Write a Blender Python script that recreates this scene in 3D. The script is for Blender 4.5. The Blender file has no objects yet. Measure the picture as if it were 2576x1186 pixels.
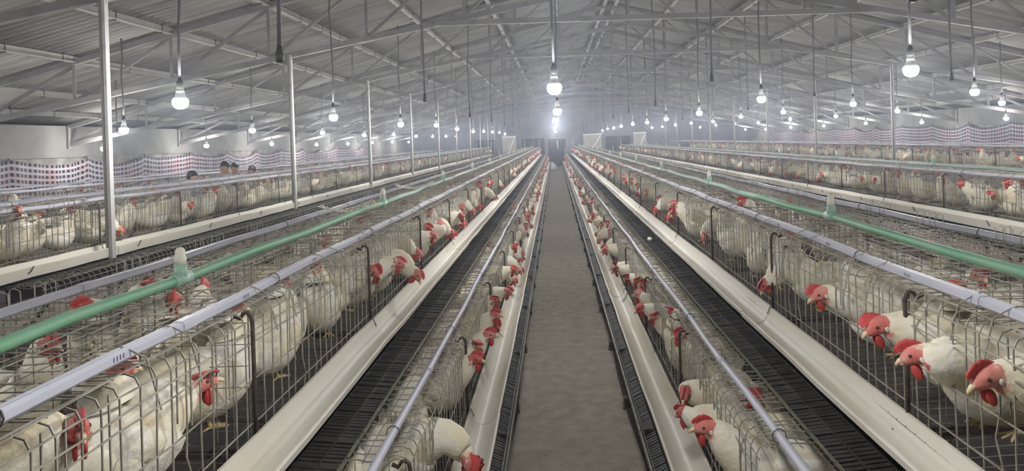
import bpy, math, random
from mathutils import Vector, Matrix
C = bpy.context.scene.collection
PI = math.pi
R = random.Random(7)

# ------------------------------------------------------------------ camera, world, exposure
H, F = 2.0, 1650.0                       # camera height (m), focal length in pixels of the 2576 wide frame
VPX, VPY, ROLL = 1396.0, 350.0, math.radians(1.8)
cam_d = bpy.data.cameras.new('camera'); cam = bpy.data.objects.new('camera', cam_d); C.objects.link(cam)
cam_d.sensor_width = 36.0; cam_d.lens = F / 2576 * 36
cam_d.shift_x = -(VPX - 1288) / 2576; cam_d.shift_y = -(593 - VPY) / 2576
cam_d.clip_start = .05; cam_d.clip_end = 200
cam.matrix_world = Matrix.Translation((0, 0, H)) @ Matrix.Rotation(PI / 2, 4, 'X') @ Matrix.Rotation(-ROLL, 4, 'Z')
sc = bpy.context.scene
sc.camera = cam
w = bpy.data.worlds.new('night'); sc.world = w; w.use_nodes = True
w.node_tree.nodes['Background'].inputs[0].default_value = (.5, .55, .7, 1)
w.node_tree.nodes['Background'].inputs[1].default_value = .05
sc.view_settings.view_transform = 'Standard'; sc.view_settings.look = 'None'
sc.view_settings.gamma = 1; sc.view_settings.use_curve_mapping = False
sc.view_settings.exposure = 1.42
LAMP_W = 42.0                            # one bulb
LAMP_RGB = (1.0, .985, .97)
HAZE = .0058
try:
    cy = sc.cycles
    cy.max_bounces = 3; cy.diffuse_bounces = 2; cy.use_adaptive_sampling = True; cy.adaptive_threshold = .05; cy.glossy_bounces = 2; cy.transmission_bounces = 2; cy.volume_bounces = 0
    cy.use_denoising = True; cy.sample_clamp_indirect = 4
    cy.volume_step_rate = 4; cy.caustics_reflective = False; cy.caustics_refractive = False
except Exception: pass

def ray(px, py):
    u, v = px - VPX, py - VPY
    c, s = math.cos(ROLL), math.sin(ROLL)
    return (u * c - v * s) / F, (u * s + v * c) / F
def at_x(px, py, X):                     # point where the pixel's ray meets the lengthwise plane x = X
    a, b = ray(px, py); y = X / a
    return Vector((X, y, H - b * y))

# ------------------------------------------------------------------ materials
def mat(name, col, rough=.6, metal=0, col2=None, scale=8, bump=0, bscale=60, spec=.5, stretch=(1, 1, 1), lo=.35, hi=.7, detail=4):
    m = bpy.data.materials.new(name); m.use_nodes = True
    nt = m.node_tree; b = nt.nodes['Principled BSDF']
    b.inputs['Base Color'].default_value = (*col, 1); b.inputs['Roughness'].default_value = rough
    b.inputs['Metallic'].default_value = metal; b.inputs['Specular IOR Level'].default_value = spec
    if col2 or bump:
        tc = nt.nodes.new('ShaderNodeTexCoord'); mp = nt.nodes.new('ShaderNodeMapping')
        mp.inputs['Scale'].default_value = stretch
        nt.links.new(tc.outputs['Object'], mp.inputs[0])
    if col2:
        n = nt.nodes.new('ShaderNodeTexNoise'); n.inputs['Scale'].default_value = scale; n.inputs['Detail'].default_value = detail
        r = nt.nodes.new('ShaderNodeMapRange'); r.inputs[1].default_value = lo; r.inputs[2].default_value = hi
        x = nt.nodes.new('ShaderNodeMix'); x.data_type = 'RGBA'
        x.inputs[6].default_value = (*col, 1); x.inputs[7].default_value = (*col2, 1)
        nt.links.new(mp.outputs[0], n.inputs['Vector']); nt.links.new(n.outputs[0], r.inputs[0])
        nt.links.new(r.outputs[0], x.inputs[0]); nt.links.new(x.outputs[2], b.inputs['Base Color'])
    if bump:
        n2 = nt.nodes.new('ShaderNodeTexNoise'); n2.inputs['Scale'].default_value = bscale; n2.inputs['Detail'].default_value = 5
        bp = nt.nodes.new('ShaderNodeBump'); bp.inputs['Strength'].default_value = bump; bp.inputs['Distance'].default_value = .02
        nt.links.new(mp.outputs[0], n2.inputs['Vector']); nt.links.new(n2.outputs[0], bp.inputs['Height']); nt.links.new(bp.outputs[0], b.inputs['Normal'])
    return m

M = dict(
    floor=mat('concrete_floor', (.31, .285, .23), .85, col2=(.20, .182, .147), scale=9, bump=.45, bscale=40, lo=.30, hi=.72, detail=8),
    plaster=mat('wall_plaster', (.235, .232, .22), .9, col2=(.155, .152, .138), scale=1.6, bump=.35, bscale=7, detail=8),
    rough_wall=mat('rough_masonry', (.30, .29, .265), .95, col2=(.16, .15, .132), scale=3.5, bump=.9, bscale=6, detail=8),
    end_wall=mat('grey_end_wall', (.22, .23, .26), .9, col2=(.15, .16, .185), scale=1, bump=.2, bscale=5),
    sheet=mat('asbestos_sheet', (.33, .325, .295), .85, col2=(.14, .135, .118), scale=1.0, bump=.25, bscale=14, detail=8, stretch=(.5, 9, 1), lo=.3, hi=.75),
    steel=mat('painted_steel', (.25, .243, .235), .65, col2=(.17, .158, .148), scale=3, lo=.45, hi=.75),
    post=mat('post_steel', (.46, .45, .44), .5, col2=(.28, .25, .225), scale=9, lo=.55, hi=.8),
    purlin=mat('purlin_steel', (.36, .345, .31), .6, col2=(.27, .255, .23), scale=2),
    hook=mat('dark_hook_iron', (.10, .095, .09), .6, .3),
    cord=mat('grey_black_cord', (.10, .10, .105), .6),
    socket=mat('black_socket', (.05, .05, .05), .5),
    collar=mat('white_collar', (.8, .8, .8), .4),
    wire=mat('galvanised_wire', (.38, .362, .305), .5, .1, col2=(.19, .172, .135), scale=14, lo=.4, hi=.75),
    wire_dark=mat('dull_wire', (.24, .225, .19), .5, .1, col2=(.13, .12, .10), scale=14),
    rod=mat('rusty_divider', (.10, .075, .06), .7, .3, col2=(.045, .035, .03), scale=30),
    rail=mat('lavender_conduit', (.47, .475, .545), .45, col2=(.40, .41, .47), scale=3),
    green=mat('green_pipe', (.12, .33, .185), .55, col2=(.22, .38, .26), scale=4, stretch=(2, .6, 2)),
    green_pale=mat('hazed_green_pipe', (.33, .44, .375), .6, col2=(.35, .45, .39), scale=4), green_grey=mat('haze_grey_pipe', (.44, .49, .47), .6, col2=(.38, .43, .41), scale=4),  # far pipe colours with the distance haze painted in
    tee=mat('pale_green_fitting', (.30, .47, .37), .5, col2=(.24, .42, .32), scale=20),
    cap=mat('cream_cap', (.68, .66, .56), .6),
    trough=mat('cream_trough', (.66, .635, .55), .45, spec=.35, col2=(.55, .48, .35), scale=2.6, lo=.5, hi=.85, stretch=(2, .5, 2), detail=6),
    tray=mat('black_tray', (.022, .022, .024), .35, col2=(.05, .048, .044), scale=18),
    tray_edge=mat('olive_tray_edge', (.16, .165, .10), .3, col2=(.05, .05, .04), scale=30),
    frame=mat('dark_frame_iron', (.06, .052, .046), .7, .2, col2=(.10, .075, .055), scale=9),
    comb=mat('red_comb', (.58, .065, .06), .5, col2=(.44, .05, .05), scale=40, bump=.3, bscale=300),
    beak=mat('horn_beak', (.70, .54, .34), .4),
    eye=mat('dark_eye', (.10, .035, .012), .15),
    leg=mat('yellow_leg', (.62, .47, .22), .6),
    sack=mat('white_sack', (.75, .76, .80), .6, bump=.4, bscale=12),
    skin=mat('skin', (.42, .25, .17), .55), hair=mat('black_hair', (.012, .011, .012), .5),
    shirt=mat('grey_shirt', (.35, .36, .40), .8), trousers=mat('dark_trousers', (.06, .06, .08), .85),
    pale_board=mat('pale_board', (.50, .485, .43), .7, col2=(.40, .385, .34), scale=4),
    dark_gap=mat('dark_opening', (.05, .052, .06), .9),
    egg=mat('egg_shell', (.85, .82, .75), .4),
    stick=mat('pale_stick', (.8, .74, .55), .6),
    ink=mat('print_ink', (.08, .08, .12), .6),
    feather_bit=mat('fallen_feather', (.52, .49, .42), .8, col2=(.12, .10, .08), scale=3, lo=.45, hi=.55),
)
def emit(name, col, s):
    m = bpy.data.materials.new(name); m.use_nodes = True; nt = m.node_tree
    e = nt.nodes.new('ShaderNodeEmission'); e.inputs[0].default_value = (*col, 1); e.inputs[1].default_value = s
    nt.links.new(e.outputs[0], nt.nodes['Material Output'].inputs[0]); m.cycles.emission_sampling = 'NONE'
    return m
M['bulb'] = emit('lit_bulb', (.96, .97, 1), 14)

def feather_mat(name, white, cream, pinkness):
    m = bpy.data.materials.new(name); m.use_nodes = True; nt = m.node_tree; L = nt.links.new
    b = nt.nodes['Principled BSDF']; b.inputs['Roughness'].default_value = .8; b.inputs['Specular IOR Level'].default_value = .2
    tc = nt.nodes.new('ShaderNodeTexCoord'); oi = nt.nodes.new('ShaderNodeObjectInfo')
    add = nt.nodes.new('ShaderNodeVectorMath'); add.operation = 'ADD'
    L(tc.outputs['Object'], add.inputs[0]); L(oi.outputs['Random'], add.inputs[1])
    n = nt.nodes.new('ShaderNodeTexNoise'); n.inputs['Scale'].default_value = 9; n.inputs['Detail'].default_value = 5; L(add.outputs[0], n.inputs['Vector'])
    r = nt.nodes.new('ShaderNodeMapRange'); r.inputs[1].default_value = .38; r.inputs[2].default_value = .66; L(n.outputs[0], r.inputs[0])
    x = nt.nodes.new('ShaderNodeMix'); x.data_type = 'RGBA'; x.inputs[6].default_value = (*white, 1); x.inputs[7].default_value = (*cream, 1); L(r.outputs[0], x.inputs[0])
    at = nt.nodes.new('ShaderNodeAttribute'); at.attribute_name = 'skin'
    n3 = nt.nodes.new('ShaderNodeTexNoise'); n3.inputs['Scale'].default_value = 34; n3.inputs['Detail'].default_value = 4; L(add.outputs[0], n3.inputs['Vector'])
    # bare skin: attribute plus broken edge
    ma = nt.nodes.new('ShaderNodeMath'); ma.operation = 'MULTIPLY_ADD'; ma.inputs[1].default_value = 1.0; L(n3.outputs[0], ma.inputs[0]); L(at.outputs['Fac'], ma.inputs[2])
    r2 = nt.nodes.new('ShaderNodeMapRange'); r2.inputs[1].default_value = .86 - pinkness; r2.inputs[2].default_value = 1.05 - pinkness; L(ma.outputs[0], r2.inputs[0])
    x2 = nt.nodes.new('ShaderNodeMix'); x2.data_type = 'RGBA'; fx = nt.nodes.new('ShaderNodeMix'); fx.data_type = 'RGBA'; fx.inputs[6].default_value = (.56, .10, .085, 1); fx.inputs[7].default_value = (.68, .33, .27, 1); L(r.outputs[0], fx.inputs[0]); L(fx.outputs[2], x2.inputs[7]); L(r2.outputs[0], x2.inputs[0]); L(x.outputs[2], x2.inputs[6])
    L(x2.outputs[2], b.inputs['Base Color'])
    mp = nt.nodes.new('ShaderNodeMapping'); mp.inputs['Scale'].default_value = (38, 60, 60); L(add.outputs[0], mp.inputs[0])
    v = nt.nodes.new('ShaderNodeTexVoronoi'); v.inputs['Scale'].default_value = 1.0; v.feature = 'SMOOTH_F1'; L(mp.outputs[0], v.inputs['Vector'])
    bp = nt.nodes.new('ShaderNodeBump'); bp.inputs['Strength'].default_value = .22; bp.inputs['Distance'].default_value = .010; L(v.outputs['Distance'], bp.inputs['Height'])
    n4 = nt.nodes.new('ShaderNodeTexNoise'); n4.inputs['Scale'].default_value = 60; n4.inputs['Detail'].default_value = 4; L(add.outputs[0], n4.inputs['Vector'])
    bp2 = nt.nodes.new('ShaderNodeBump'); bp2.inputs['Strength'].default_value = .35; bp2.inputs['Distance'].default_value = .01
    L(n4.outputs[0], bp2.inputs['Height']); L(bp.outputs[0], bp2.inputs['Normal']); L(bp2.outputs[0], b.inputs['Normal'])
    return m
M['feather'] = feather_mat('white_feathers', (.86, .84, .755), (.78, .70, .49), 0)
M['feather_worn'] = feather_mat('worn_feathers', (.85, .82, .73), (.75, .665, .46), .07)

# ------------------------------------------------------------------ mesh builder
class MB:
    def __init__(s): s.v = []; s.f = []; s.sm = []
    def add(s, vs, fs, smooth=False):
        o = len(s.v); s.v += [tuple(p) for p in vs]; s.f += [tuple(i + o for i in f) for f in fs]; s.sm += [smooth] * len(fs)
    def box(s, c, d, rot=None):
        x, y, z = d[0] / 2, d[1] / 2, d[2] / 2
        P = [Vector((a * x, b * y, e * z)) for a in (-1, 1) for b in (-1, 1) for e in (-1, 1)]
        if rot is not None: P = [rot @ p for p in P]
        P = [p + Vector(c) for p in P]
        s.add(P, [(0, 1, 3, 2), (4, 6, 7, 5), (0, 4, 5, 1), (2, 3, 7, 6), (0, 2, 6, 4), (1, 5, 7, 3)])
    def tube(s, pts, r, n=4, caps=False, smooth=None, flat=1.0):
        pts = [Vector(p) for p in pts]; k = len(pts); V = []
        rs = r if isinstance(r, (list, tuple)) else [r] * k
        t0 = (pts[1] - pts[0]).normalized()
        up = Vector((0, 0, 1)) if abs(t0.z) < .9 else Vector((0, 1, 0))
        for i, p in enumerate(pts):
            t = (pts[min(i + 1, k - 1)] - pts[max(i - 1, 0)]).normalized()
            a = t.cross(up)
            if a.length < 1e-4: a = t.cross(Vector((1, .1, 0)))
            a.normalize(); b = a.cross(t)
            up = b
            for j in range(n):
                q = 2 * PI * (j + .5) / n
                V.append(p + a * (math.cos(q) * rs[i]) + b * (math.sin(q) * rs[i] * flat))
        fs = [(i * n + j, i * n + (j + 1) % n, (i + 1) * n + (j + 1) % n, (i + 1) * n + j) for i in range(k - 1) for j in range(n)]
        if caps: fs += [tuple(range(n - 1, -1, -1)), tuple((k - 1) * n + j for j in range(n))]
        s.add(V, fs, n > 5 if smooth is None else smooth)
    def sweep(s, prof, path, closed=True, smooth=False):   # profile (x, z) carried along y; path = [(x, y, z)]
        n = len(prof); V = [(p[0] + a, p[1], p[2] + b) for p in path for a, b in prof]
        m = n if closed else n - 1
        fs = [(i * n + j, i * n + (j + 1) % n, (i + 1) * n + (j + 1) % n, (i + 1) * n + j) for i in range(len(path) - 1) for j in range(m)]
        if closed: fs += [tuple(range(n)), tuple((len(path) - 1) * n + j for j in range(n - 1, -1, -1))]
        s.add(V, fs, smooth)
    def lathe(s, prof, n=12, c=(0, 0, 0), axis='Z'):
        V = []; c = Vector(c)
        for r_, z in prof:
            for j in range(n):
                q = 2 * PI * j / n; p = Vector((r_ * math.cos(q), r_ * math.sin(q), z))
                if axis == 'Y': p = Vector((p.x, p.z, p.y))
                if axis == 'X': p = Vector((p.z, p.x, p.y))
                V.append(p + c)
        k = len(prof)
        fs = [(i * n + j, i * n + (j + 1) % n, (i + 1) * n + (j + 1) % n, (i + 1) * n + j) for i in range(k - 1) for j in range(n)]
        fs += [tuple(range(n - 1, -1, -1)), tuple((k - 1) * n + j for j in range(n))]
        s.add(V, fs, True)
    def bar(s, p0, p1, w_, h_, angle=False):               # straight steel member, a box or an L-angle
        p0, p1 = Vector(p0), Vector(p1); d = p1 - p0; L_ = d.length; t = d / L_
        side = Vector((0, 1, 0)) if abs(t.y) < .9 else Vector((1, 0, 0))
        n = side.cross(t).normalized()
        if n.z < 0: n = -n
        rot = Matrix((t, side, n)).transposed(); c = (p0 + p1) / 2
        if not angle: s.box(c, (L_, w_, h_), rot)
        else:
            s.box(c + n * (h_ / 2 - .003), (L_, .007, h_), rot)
            s.box(c + side * (w_ / 2), (L_, w_, .007), rot)
    def mesh(s, name, *ms):
        me = bpy.data.meshes.new(name); me.from_pydata(s.v, [], s.f)
        me.polygons.foreach_set('use_smooth', s.sm)
        for m in ms: me.materials.append(M[m])
        me.validate(); me.update()
        return me

def link(name, me, parent=None, loc=None, rz=0, **kw):
    o = bpy.data.objects.new(name, me); C.objects.link(o)
    if parent is not None: o.parent = parent
    if loc is not None: o.location = loc
    if rz: o.rotation_euler = (0, 0, rz)
    for k, v in kw.items(): o[k] = v
    return o
def build(name, mb, m, parent=None, **kw): return link(name, mb.mesh(name, m), parent, **kw)
def thing(name, label, cat, loc=(0, 0, 0), rz=0, group=None):
    o = bpy.data.objects.new(name, None); C.objects.link(o); o.location = loc; o.rotation_euler = (0, 0, rz)
    o.empty_display_size = .05; o['label'] = label; o['category'] = cat
    if group: o['group'] = group
    return o
ORD = 'first second third fourth fifth sixth seventh eighth ninth tenth eleventh twelfth thirteenth fourteenth fifteenth sixteenth seventeenth eighteenth nineteenth twentieth'.split()
ORD += [f'twenty-{w_}' for w_ in ORD[:9]] + ['thirtieth'] + [f'thirty-{w_}' for w_ in ORD[:9]] + ['fortieth']
def nth(i): return ORD[max(0, min(39, i))]

# ------------------------------------------------------------------ the building
XL, XR, XC = -10.9, 14.3, 1.7            # side walls and ridge line
Y0, Y1 = -3.0, 48.0
T0, BAY = 6.07, 4.3                      # first truss in view, bay length
NT = 10
def h_top(x): return H + 3.80 - .257 * abs(x - XC)
def h_bot(x): return H + 2.50 - .185 * abs(x - XC)

g = MB(); nx, ny = 60, 100
for j in range(ny + 1):
    for i in range(nx + 1):
        x = XL - .3 + (XR - XL + .6) * i / nx; y = Y0 + (Y1 - Y0 + .5) * j / ny
        g.v.append((x, y, .004 * math.sin(x * 9 + y * 2) + .004 * math.sin(y * 3.7 - x)))
for j in range(ny):
    for i in range(nx):
        a = j * (nx + 1) + i; g.f.append((a, a + 1, a + nx + 2, a + nx + 1)); g.sm.append(True)
build('floor', g, 'floor', kind='structure', label='dusty grey concrete floor of the hen house')
Yl = Y1 - Y0; Ym = (Y0 + Y1) / 2
def plain(name, c, d, m, **kw):
    b = MB(); b.box(c, d); return build(name, b, m, kind='structure', **kw)
wl = plain('wall_left', (XL - .13, Ym, (H - .05) / 2), (.2, Yl, H - .05), 'rough_wall', label='long rough masonry side wall at the left')
b = MB(); b.box((XL - .11, Ym, H + .29), (.22, Yl, .68)); b.box((XL - .01, Ym, H - .05), (.06, Yl, .04)); build('plaster_band', b, 'plaster', wl)
wr = plain('wall_right', (XR + .13, Ym, (H + .05) / 2), (.2, Yl, H + .05), 'rough_wall', label='long plastered side wall at the right')
b = MB(); b.box((XR + .11, Ym, H + .34), (.22, Yl, .6)); b.box((XR + .01, Ym, H + .05), (.05, Yl, .04)); build('plaster_band', b, 'plaster', wr)
def gable(name, y, m, label):
    b = MB(); t = .2
    P = [(XL - .2, 0), (XR + .2, 0), (XR + .2, h_top(XR) + .05), (XC, h_top(XC) + .1), (XL - .2, h_top(XL) + .05)]
    n = len(P); V = [(x, yy, z) for yy in (y, y + t) for x, z in P]
    b.add(V, [tuple(range(n)), tuple(range(2 * n - 1, n - 1, -1))] + [(i, i + n, (i + 1) % n + n, (i + 1) % n) for i in range(n)])
    return build(name, b, m, kind='structure', label=label)
wb = gable('wall_back', Y1, 'end_wall', 'grey gable wall closing the far end')
gable('wall_front', Y0 - .2, 'end_wall', 'grey gable wall behind the near end')

def bed(x0, x1, y0, label):
    b = MB(); nx, ny = 10, 60
    for jj in range(ny + 1):
        for i in range(nx + 1):
            t = i / nx; b.v.append((x0 + (x1 - x0) * t + .02 * math.sin(jj * 1.7 + i), y0 + (46 - y0) * jj / ny, .012 + .07 * math.sin(PI * t) + .012 * math.sin(jj * 2.1 + i * 1.3)))
    for jj in range(ny):
        for i in range(nx): a = jj * (nx + 1) + i; b.f.append((a, a + 1, a + nx + 2, a + nx + 1)); b.sm.append(True)
    build('manure', b, 'manure', kind='stuff', label=label, category='manure')
M['manure'] = mat('dark_manure', (.045, .038, .03), .95, col2=(.02, .017, .014), scale=4, bump=.8, bscale=10)
for i_, (n_, c_) in enumerate((('left of the middle aisle', -1.59), ('right of the middle aisle', 1.71), ('under the second row on the left', -4.89), ('under the second row on the right', 5.01), ('under the third row on the left', -8.19), ('under the third row on the right', 8.31))):
    bed(c_ - 1.24, c_ + 1.24, .2, f'dark manure bed on the floor, {n_}')
def haze():
    b = MB(); b.box(((XL + XR) / 2, 24.2, 3.0), (XR - XL - .02, 47.4, 6.4))
    m = bpy.data.materials.new('dusty_haze'); m.use_nodes = True; nt = m.node_tree; nt.nodes.remove(nt.nodes['Principled BSDF'])
    v = nt.nodes.new('ShaderNodeVolumeScatter'); v.inputs['Color'].default_value = (.72, .81, 1, 1); v.inputs['Density'].default_value = HAZE; v.inputs['Anisotropy'].default_value = .75
    nt.links.new(v.outputs[0], nt.nodes['Material Output'].inputs['Volume']); M['haze'] = m
    build('haze', b, 'haze', kind='stuff', label='thin dusty haze filling the hen house', category='haze')
haze()

# corrugated sheets: every sheet a piece of the ceiling
ceil = thing('ceiling', 'sloping roof of grey corrugated cement sheets', 'roof'); ceil['kind'] = 'structure'; del ceil['category']
SW, PITCH = 1.33, .1478
NS = int(math.ceil((Y1 - Y0) / SW))
def sheet_mesh(length):
    b = MB(); n = 9 * 8; amp = .030
    prof = [(SW + .05) * i / n for i in range(n + 1)]
    V = [(x, y, amp * math.cos(2 * PI * y / PITCH) + dz) for dz in (0, .007) for x in (0, length) for y in prof]
    k = n + 1
    fs = [(i, i + 1, k + i + 1, k + i) for i in range(n)] + [(2 * k + i, 3 * k + i, 3 * k + i + 1, 2 * k + i + 1) for i in range(n)]
    fs += [(i, 2 * k + i, 2 * k + i + 1, i + 1) for i in range(n)] + [(k + i, k + i + 1, 3 * k + i + 1, 3 * k + i) for i in range(n)]
    b.add(V, fs, True)
    return b.mesh('roof_sheet', 'sheet')
slope = math.atan(.257); full = (XC - XL + .25) / math.cos(slope); NR = 4
sm_ = sheet_mesh(full / NR + .18)
for side in (-1, 1):
    for k in range(NR):
        for i in range(NS):
            o = link('roof_sheet', sm_, ceil)
            d = full * (NR - k) / NR                     # lower edge, measured down from the ridge
            x = XC + side * d * math.cos(slope); y = Y0 + i * SW
            o.location = (x, y if side < 0 else y + SW, h_top(x) + .165 + .012 * (k % 2) + .004 * (i % 2))
            o.rotation_euler = (R.uniform(-.002, .002), -slope + R.uniform(-.002, .002), 0 if side < 0 else PI)
b = MB(); b.sweep([(-.22, -.06), (0, .0), (.22, -.06), (.22, -.05), (0, .015), (-.22, -.05)], [(XC, Y0, h_top(XC) + .20), (XC, Y1, h_top(XC) + .20)])
build('ridge_cap', b, 'sheet', ceil)

NODES = [1.55 * k for k in range(1, 8)]                   # web nodes, measured from the ridge line (outer ones)
def truss(y, label):
    t = thing('roof_truss', label, 'truss', (0, y, 0), group='steel roof trusses')
    for s in (-1, 1):
        xe = XL + .02 if s < 0 else XR - .02
        b = MB(); b.bar((xe, 0, h_top(xe)), (XC, 0, h_top(XC)), .07, .085, True); build('top_chord', b, 'steel', t)
        b = MB(); b.bar((xe, 0, h_bot(xe)), (XC, 0, h_bot(XC)), .07, .085, True); build('bottom_chord', b, 'steel', t)
        b = MB(); b.box((xe, 0, (h_top(xe) + h_bot(xe)) / 2), (.07, .07, h_top(xe) - h_bot(xe) + .1)); build('end_post', b, 'steel', t)
        pb = XC
        for i, d in enumerate(NODES + [abs(xe - XC)]):
            x = XC + s * d if i < len(NODES) else xe
            if i < len(NODES):
                b = MB(); b.bar((x, .01, h_bot(x)), (x, .01, h_top(x)), .05, .05, True); build('web_vertical', b, 'steel', t)
            b = MB(); b.bar((x, .03, h_bot(x) + .03), (pb, .03, h_top(pb) - .03), .045, .045, True); build('web_diagonal', b, 'steel', t)
            pb = x
    b = MB(); b.bar((-1.85, -.03, H + 1.85), (5.25, -.03, H + 1.85), .06, .08, True); build('collar_tie', b, 'steel', t)
    b = MB(); b.bar((XC, .01, h_bot(XC)), (XC, .01, h_top(XC)), .06, .06, True); build('king_post', b, 'steel', t)
    for d in (2.3,):
        for s in (-1, 1):
            b = MB(); b.bar((XC + s * d, .02, H + 1.85), (XC + s * d, .02, h_bot(XC + s * d)), .05, .05, True); build('collar_hanger', b, 'steel', t)
for k in range(NT):
    truss(T0 + BAY * k, f'grey welded steel scissor truss under the roof, {nth(k)} in view from the near end')
truss(T0 - BAY, 'grey welded steel scissor truss over the near end, above the picture')

for s in (-1, 1):
    for i, d in enumerate([.18] + NODES + [11.9]):
        x = XC + s * d
        b = MB(); b.box((x, Ym, h_top(x) + .09), (.055, Yl, .10)); b.box((x - s * .02, Ym, h_top(x) + .045), (.09, Yl, .012))
        where = ('beside the ridge' if i == 0 else f'{nth(i)} down from the ridge')
        o = build('purlin', b, 'purlin', label=f'long steel purlin under the {"left" if s < 0 else "right"} roof slope, {where}', category='purlin', group='roof purlins')
        hk = MB(); y = 3.2
        while y < 40:
            hk.box((x, y, h_top(x) + .09), (.07, .016, .13)); hk.tube([(x + .03, y, h_top(x) + .12), (x + .035, y, h_top(x) + .2), (x + .06, y, h_top(x) + .17)], .006, 4)
            y += R.choice([1.07, 1.6, 1.07])
        build('hook_bolts', hk, 'hook', o, kind='stuff')

for s, x, tag in ((-1, -4.15, 'left'), (1, 7.55, 'right')):
    for k in range(NT):
        top = h_bot(x) + .04
        t = thing('steel_post', f'pale square steel post holding the roof, {nth(k)} along the {tag} post line', 'post', (x, T0 + BAY * k, 0), R.uniform(-.05, .05), 'roof posts')
        b = MB(); b.box((0, 0, top / 2), (.03, .05, top)); build('web', b, 'steel', t)
        b = MB(); b.box((.029, 0, top / 2), (.028, .054, top)); build('flange', b, 'post', t)
        b = MB(); b.box((.01, 0, .012), (.16, .16, .016)); build('base_plate', b, 'frame', t)
        b = MB(); b.box((.0, 0, top - .04), (.09, .010, .07)); build('gusset', b, 'steel', t)
        t.rotation_euler = (R.uniform(-.004, .004), R.uniform(-.006, .006), t.rotation_euler[2])

# far end: doorway, doors, boards
b = MB(); b.box((.12, Y1 - .03, 1.0), (1.3, .05, 2.0)); d1 = build('door_1', b, 'dark_gap', kind='structure', label='dark doorway at the end of the middle aisle')
for x in (-.6, .84):
    b = MB(); b.box((x, Y1 - .05, 1.02), (.1, .08, 2.08)); build('jamb', b, 'steel', d1)
b = MB(); b.box((.12, Y1 - .05, 2.07), (1.54, .08, .1)); build('lintel', b, 'steel', d1)
for n_, x, wd, z, ht, m_, lab in ((2, -3.35, 1.0, 1.15, 2.3, 'pale_board', 'pale door panel in the far wall left of the aisle'), (3, 2.75, 1.35, 1.15, 2.3, 'pale_board', 'pale boarded door with diagonal brace in the far wall right of the aisle'), (4, 6.2, .95, 1.15, 2.3, 'pale_board', 'pale door panel in the far wall further right')):
    b = MB(); b.box((x, Y1 - .04, z), (wd, .06, ht)); d = build(f'door_{n_}', b, m_, kind='structure', label=lab)
    for p0, p1 in (((x - wd / 2, ht - .06), (x + wd / 2, ht - .02)), ((x - .1, 1.0), (x + wd / 2 - .1, ht - .1))):
        b = MB(); b.bar((p0[0], Y1 - .09, p0[1]), (p1[0], Y1 - .09, p1[1]), .03, .08); build('brace', b, 'collar', d)
    b = MB(); b.tube([(x - wd / 2 + .12, Y1 - .12, 1.0), (x - wd / 2 + .12, Y1 - .12, 1.15)], .012, 6); build('handle', b, 'hook', d)
for n_, x, wd in ((1, -1.6, 1.7), (2, -5.1, 1.6), (3, 4.6, 1.9)):
    b = MB(); b.box((x, Y1 - .02, 1.45), (wd, .04, 1.3)); wd_ = build(f'window_{n_}', b, 'dark_gap', kind='structure', label='dark opening in the far wall')
    for z in (.78, 2.12):
        b = MB(); b.box((x, Y1 - .05, z), (wd + .1, .06, .06)); build('window_frame', b, 'steel', wd_)
    for xx in (x - wd / 2, x + wd / 2, x):
        b = MB(); b.box((xx, Y1 - .05, 1.45), (.05, .06, 1.3)); build('window_frame', b, 'steel', wd_)

# checked curtains along the side walls
def check_mat():
    m = bpy.data.materials.new('checked_curtain'); m.use_nodes = True; nt = m.node_tree; L = nt.links.new
    b = nt.nodes['Principled BSDF']; b.inputs['Roughness'].default_value = .7
    uv = nt.nodes.new('ShaderNodeUVMap'); sp = nt.nodes.new('ShaderNodeSeparateXYZ'); L(uv.outputs[0], sp.inputs[0])
    def band(src, thr):
        f = nt.nodes.new('ShaderNodeMath'); f.operation = 'FRACT'; L(src, f.inputs[0])
        c = nt.nodes.new('ShaderNodeMath'); c.operation = 'LESS_THAN'; c.inputs[1].default_value = thr; L(f.outputs[0], c.inputs[0]); return c.outputs[0]
    dx, dy = band(sp.outputs[0], .56), band(sp.outputs[1], .58)
    k = nt.nodes.new('ShaderNodeMath'); k.operation = 'MULTIPLY'; L(dx, k.inputs[0]); L(dy, k.inputs[1])
    n = nt.nodes.new('ShaderNodeTexNoise'); n.inputs['Scale'].default_value = .22; L(uv.outputs[0], n.inputs['Vector'])
    r = nt.nodes.new('ShaderNodeMapRange'); r.inputs[1].default_value = .48; r.inputs[2].default_value = .7; L(n.outputs[0], r.inputs[0])
    pale = nt.nodes.new('ShaderNodeMix'); pale.data_type = 'RGBA'; pale.inputs[6].default_value = (.33, .31, .345, 1); pale.inputs[7].default_value = (.38, .245, .25, 1); L(r.outputs[0], pale.inputs[0])  # reddish tint areas: light glowing through the cloth put into its colour
    half = nt.nodes.new('ShaderNodeMix'); half.data_type = 'RGBA'; half.inputs[7].default_value = (.155, .13, .15, 1)
    hm = nt.nodes.new('ShaderNodeMath'); hm.operation = 'MULTIPLY'; hm.inputs[1].default_value = .55; L(dy, hm.inputs[0])
    L(hm.outputs[0], half.inputs[0]); L(pale.outputs[2], half.inputs[6])
    x = nt.nodes.new('ShaderNodeMix'); x.data_type = 'RGBA'; x.inputs[7].default_value = (.014, .012, .018, 1); L(k.outputs[0], x.inputs[0]); L(half.outputs[2], x.inputs[6])
    L(x.outputs[2], b.inputs['Base Color'])
    return m
M['check'] = check_mat()
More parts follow.
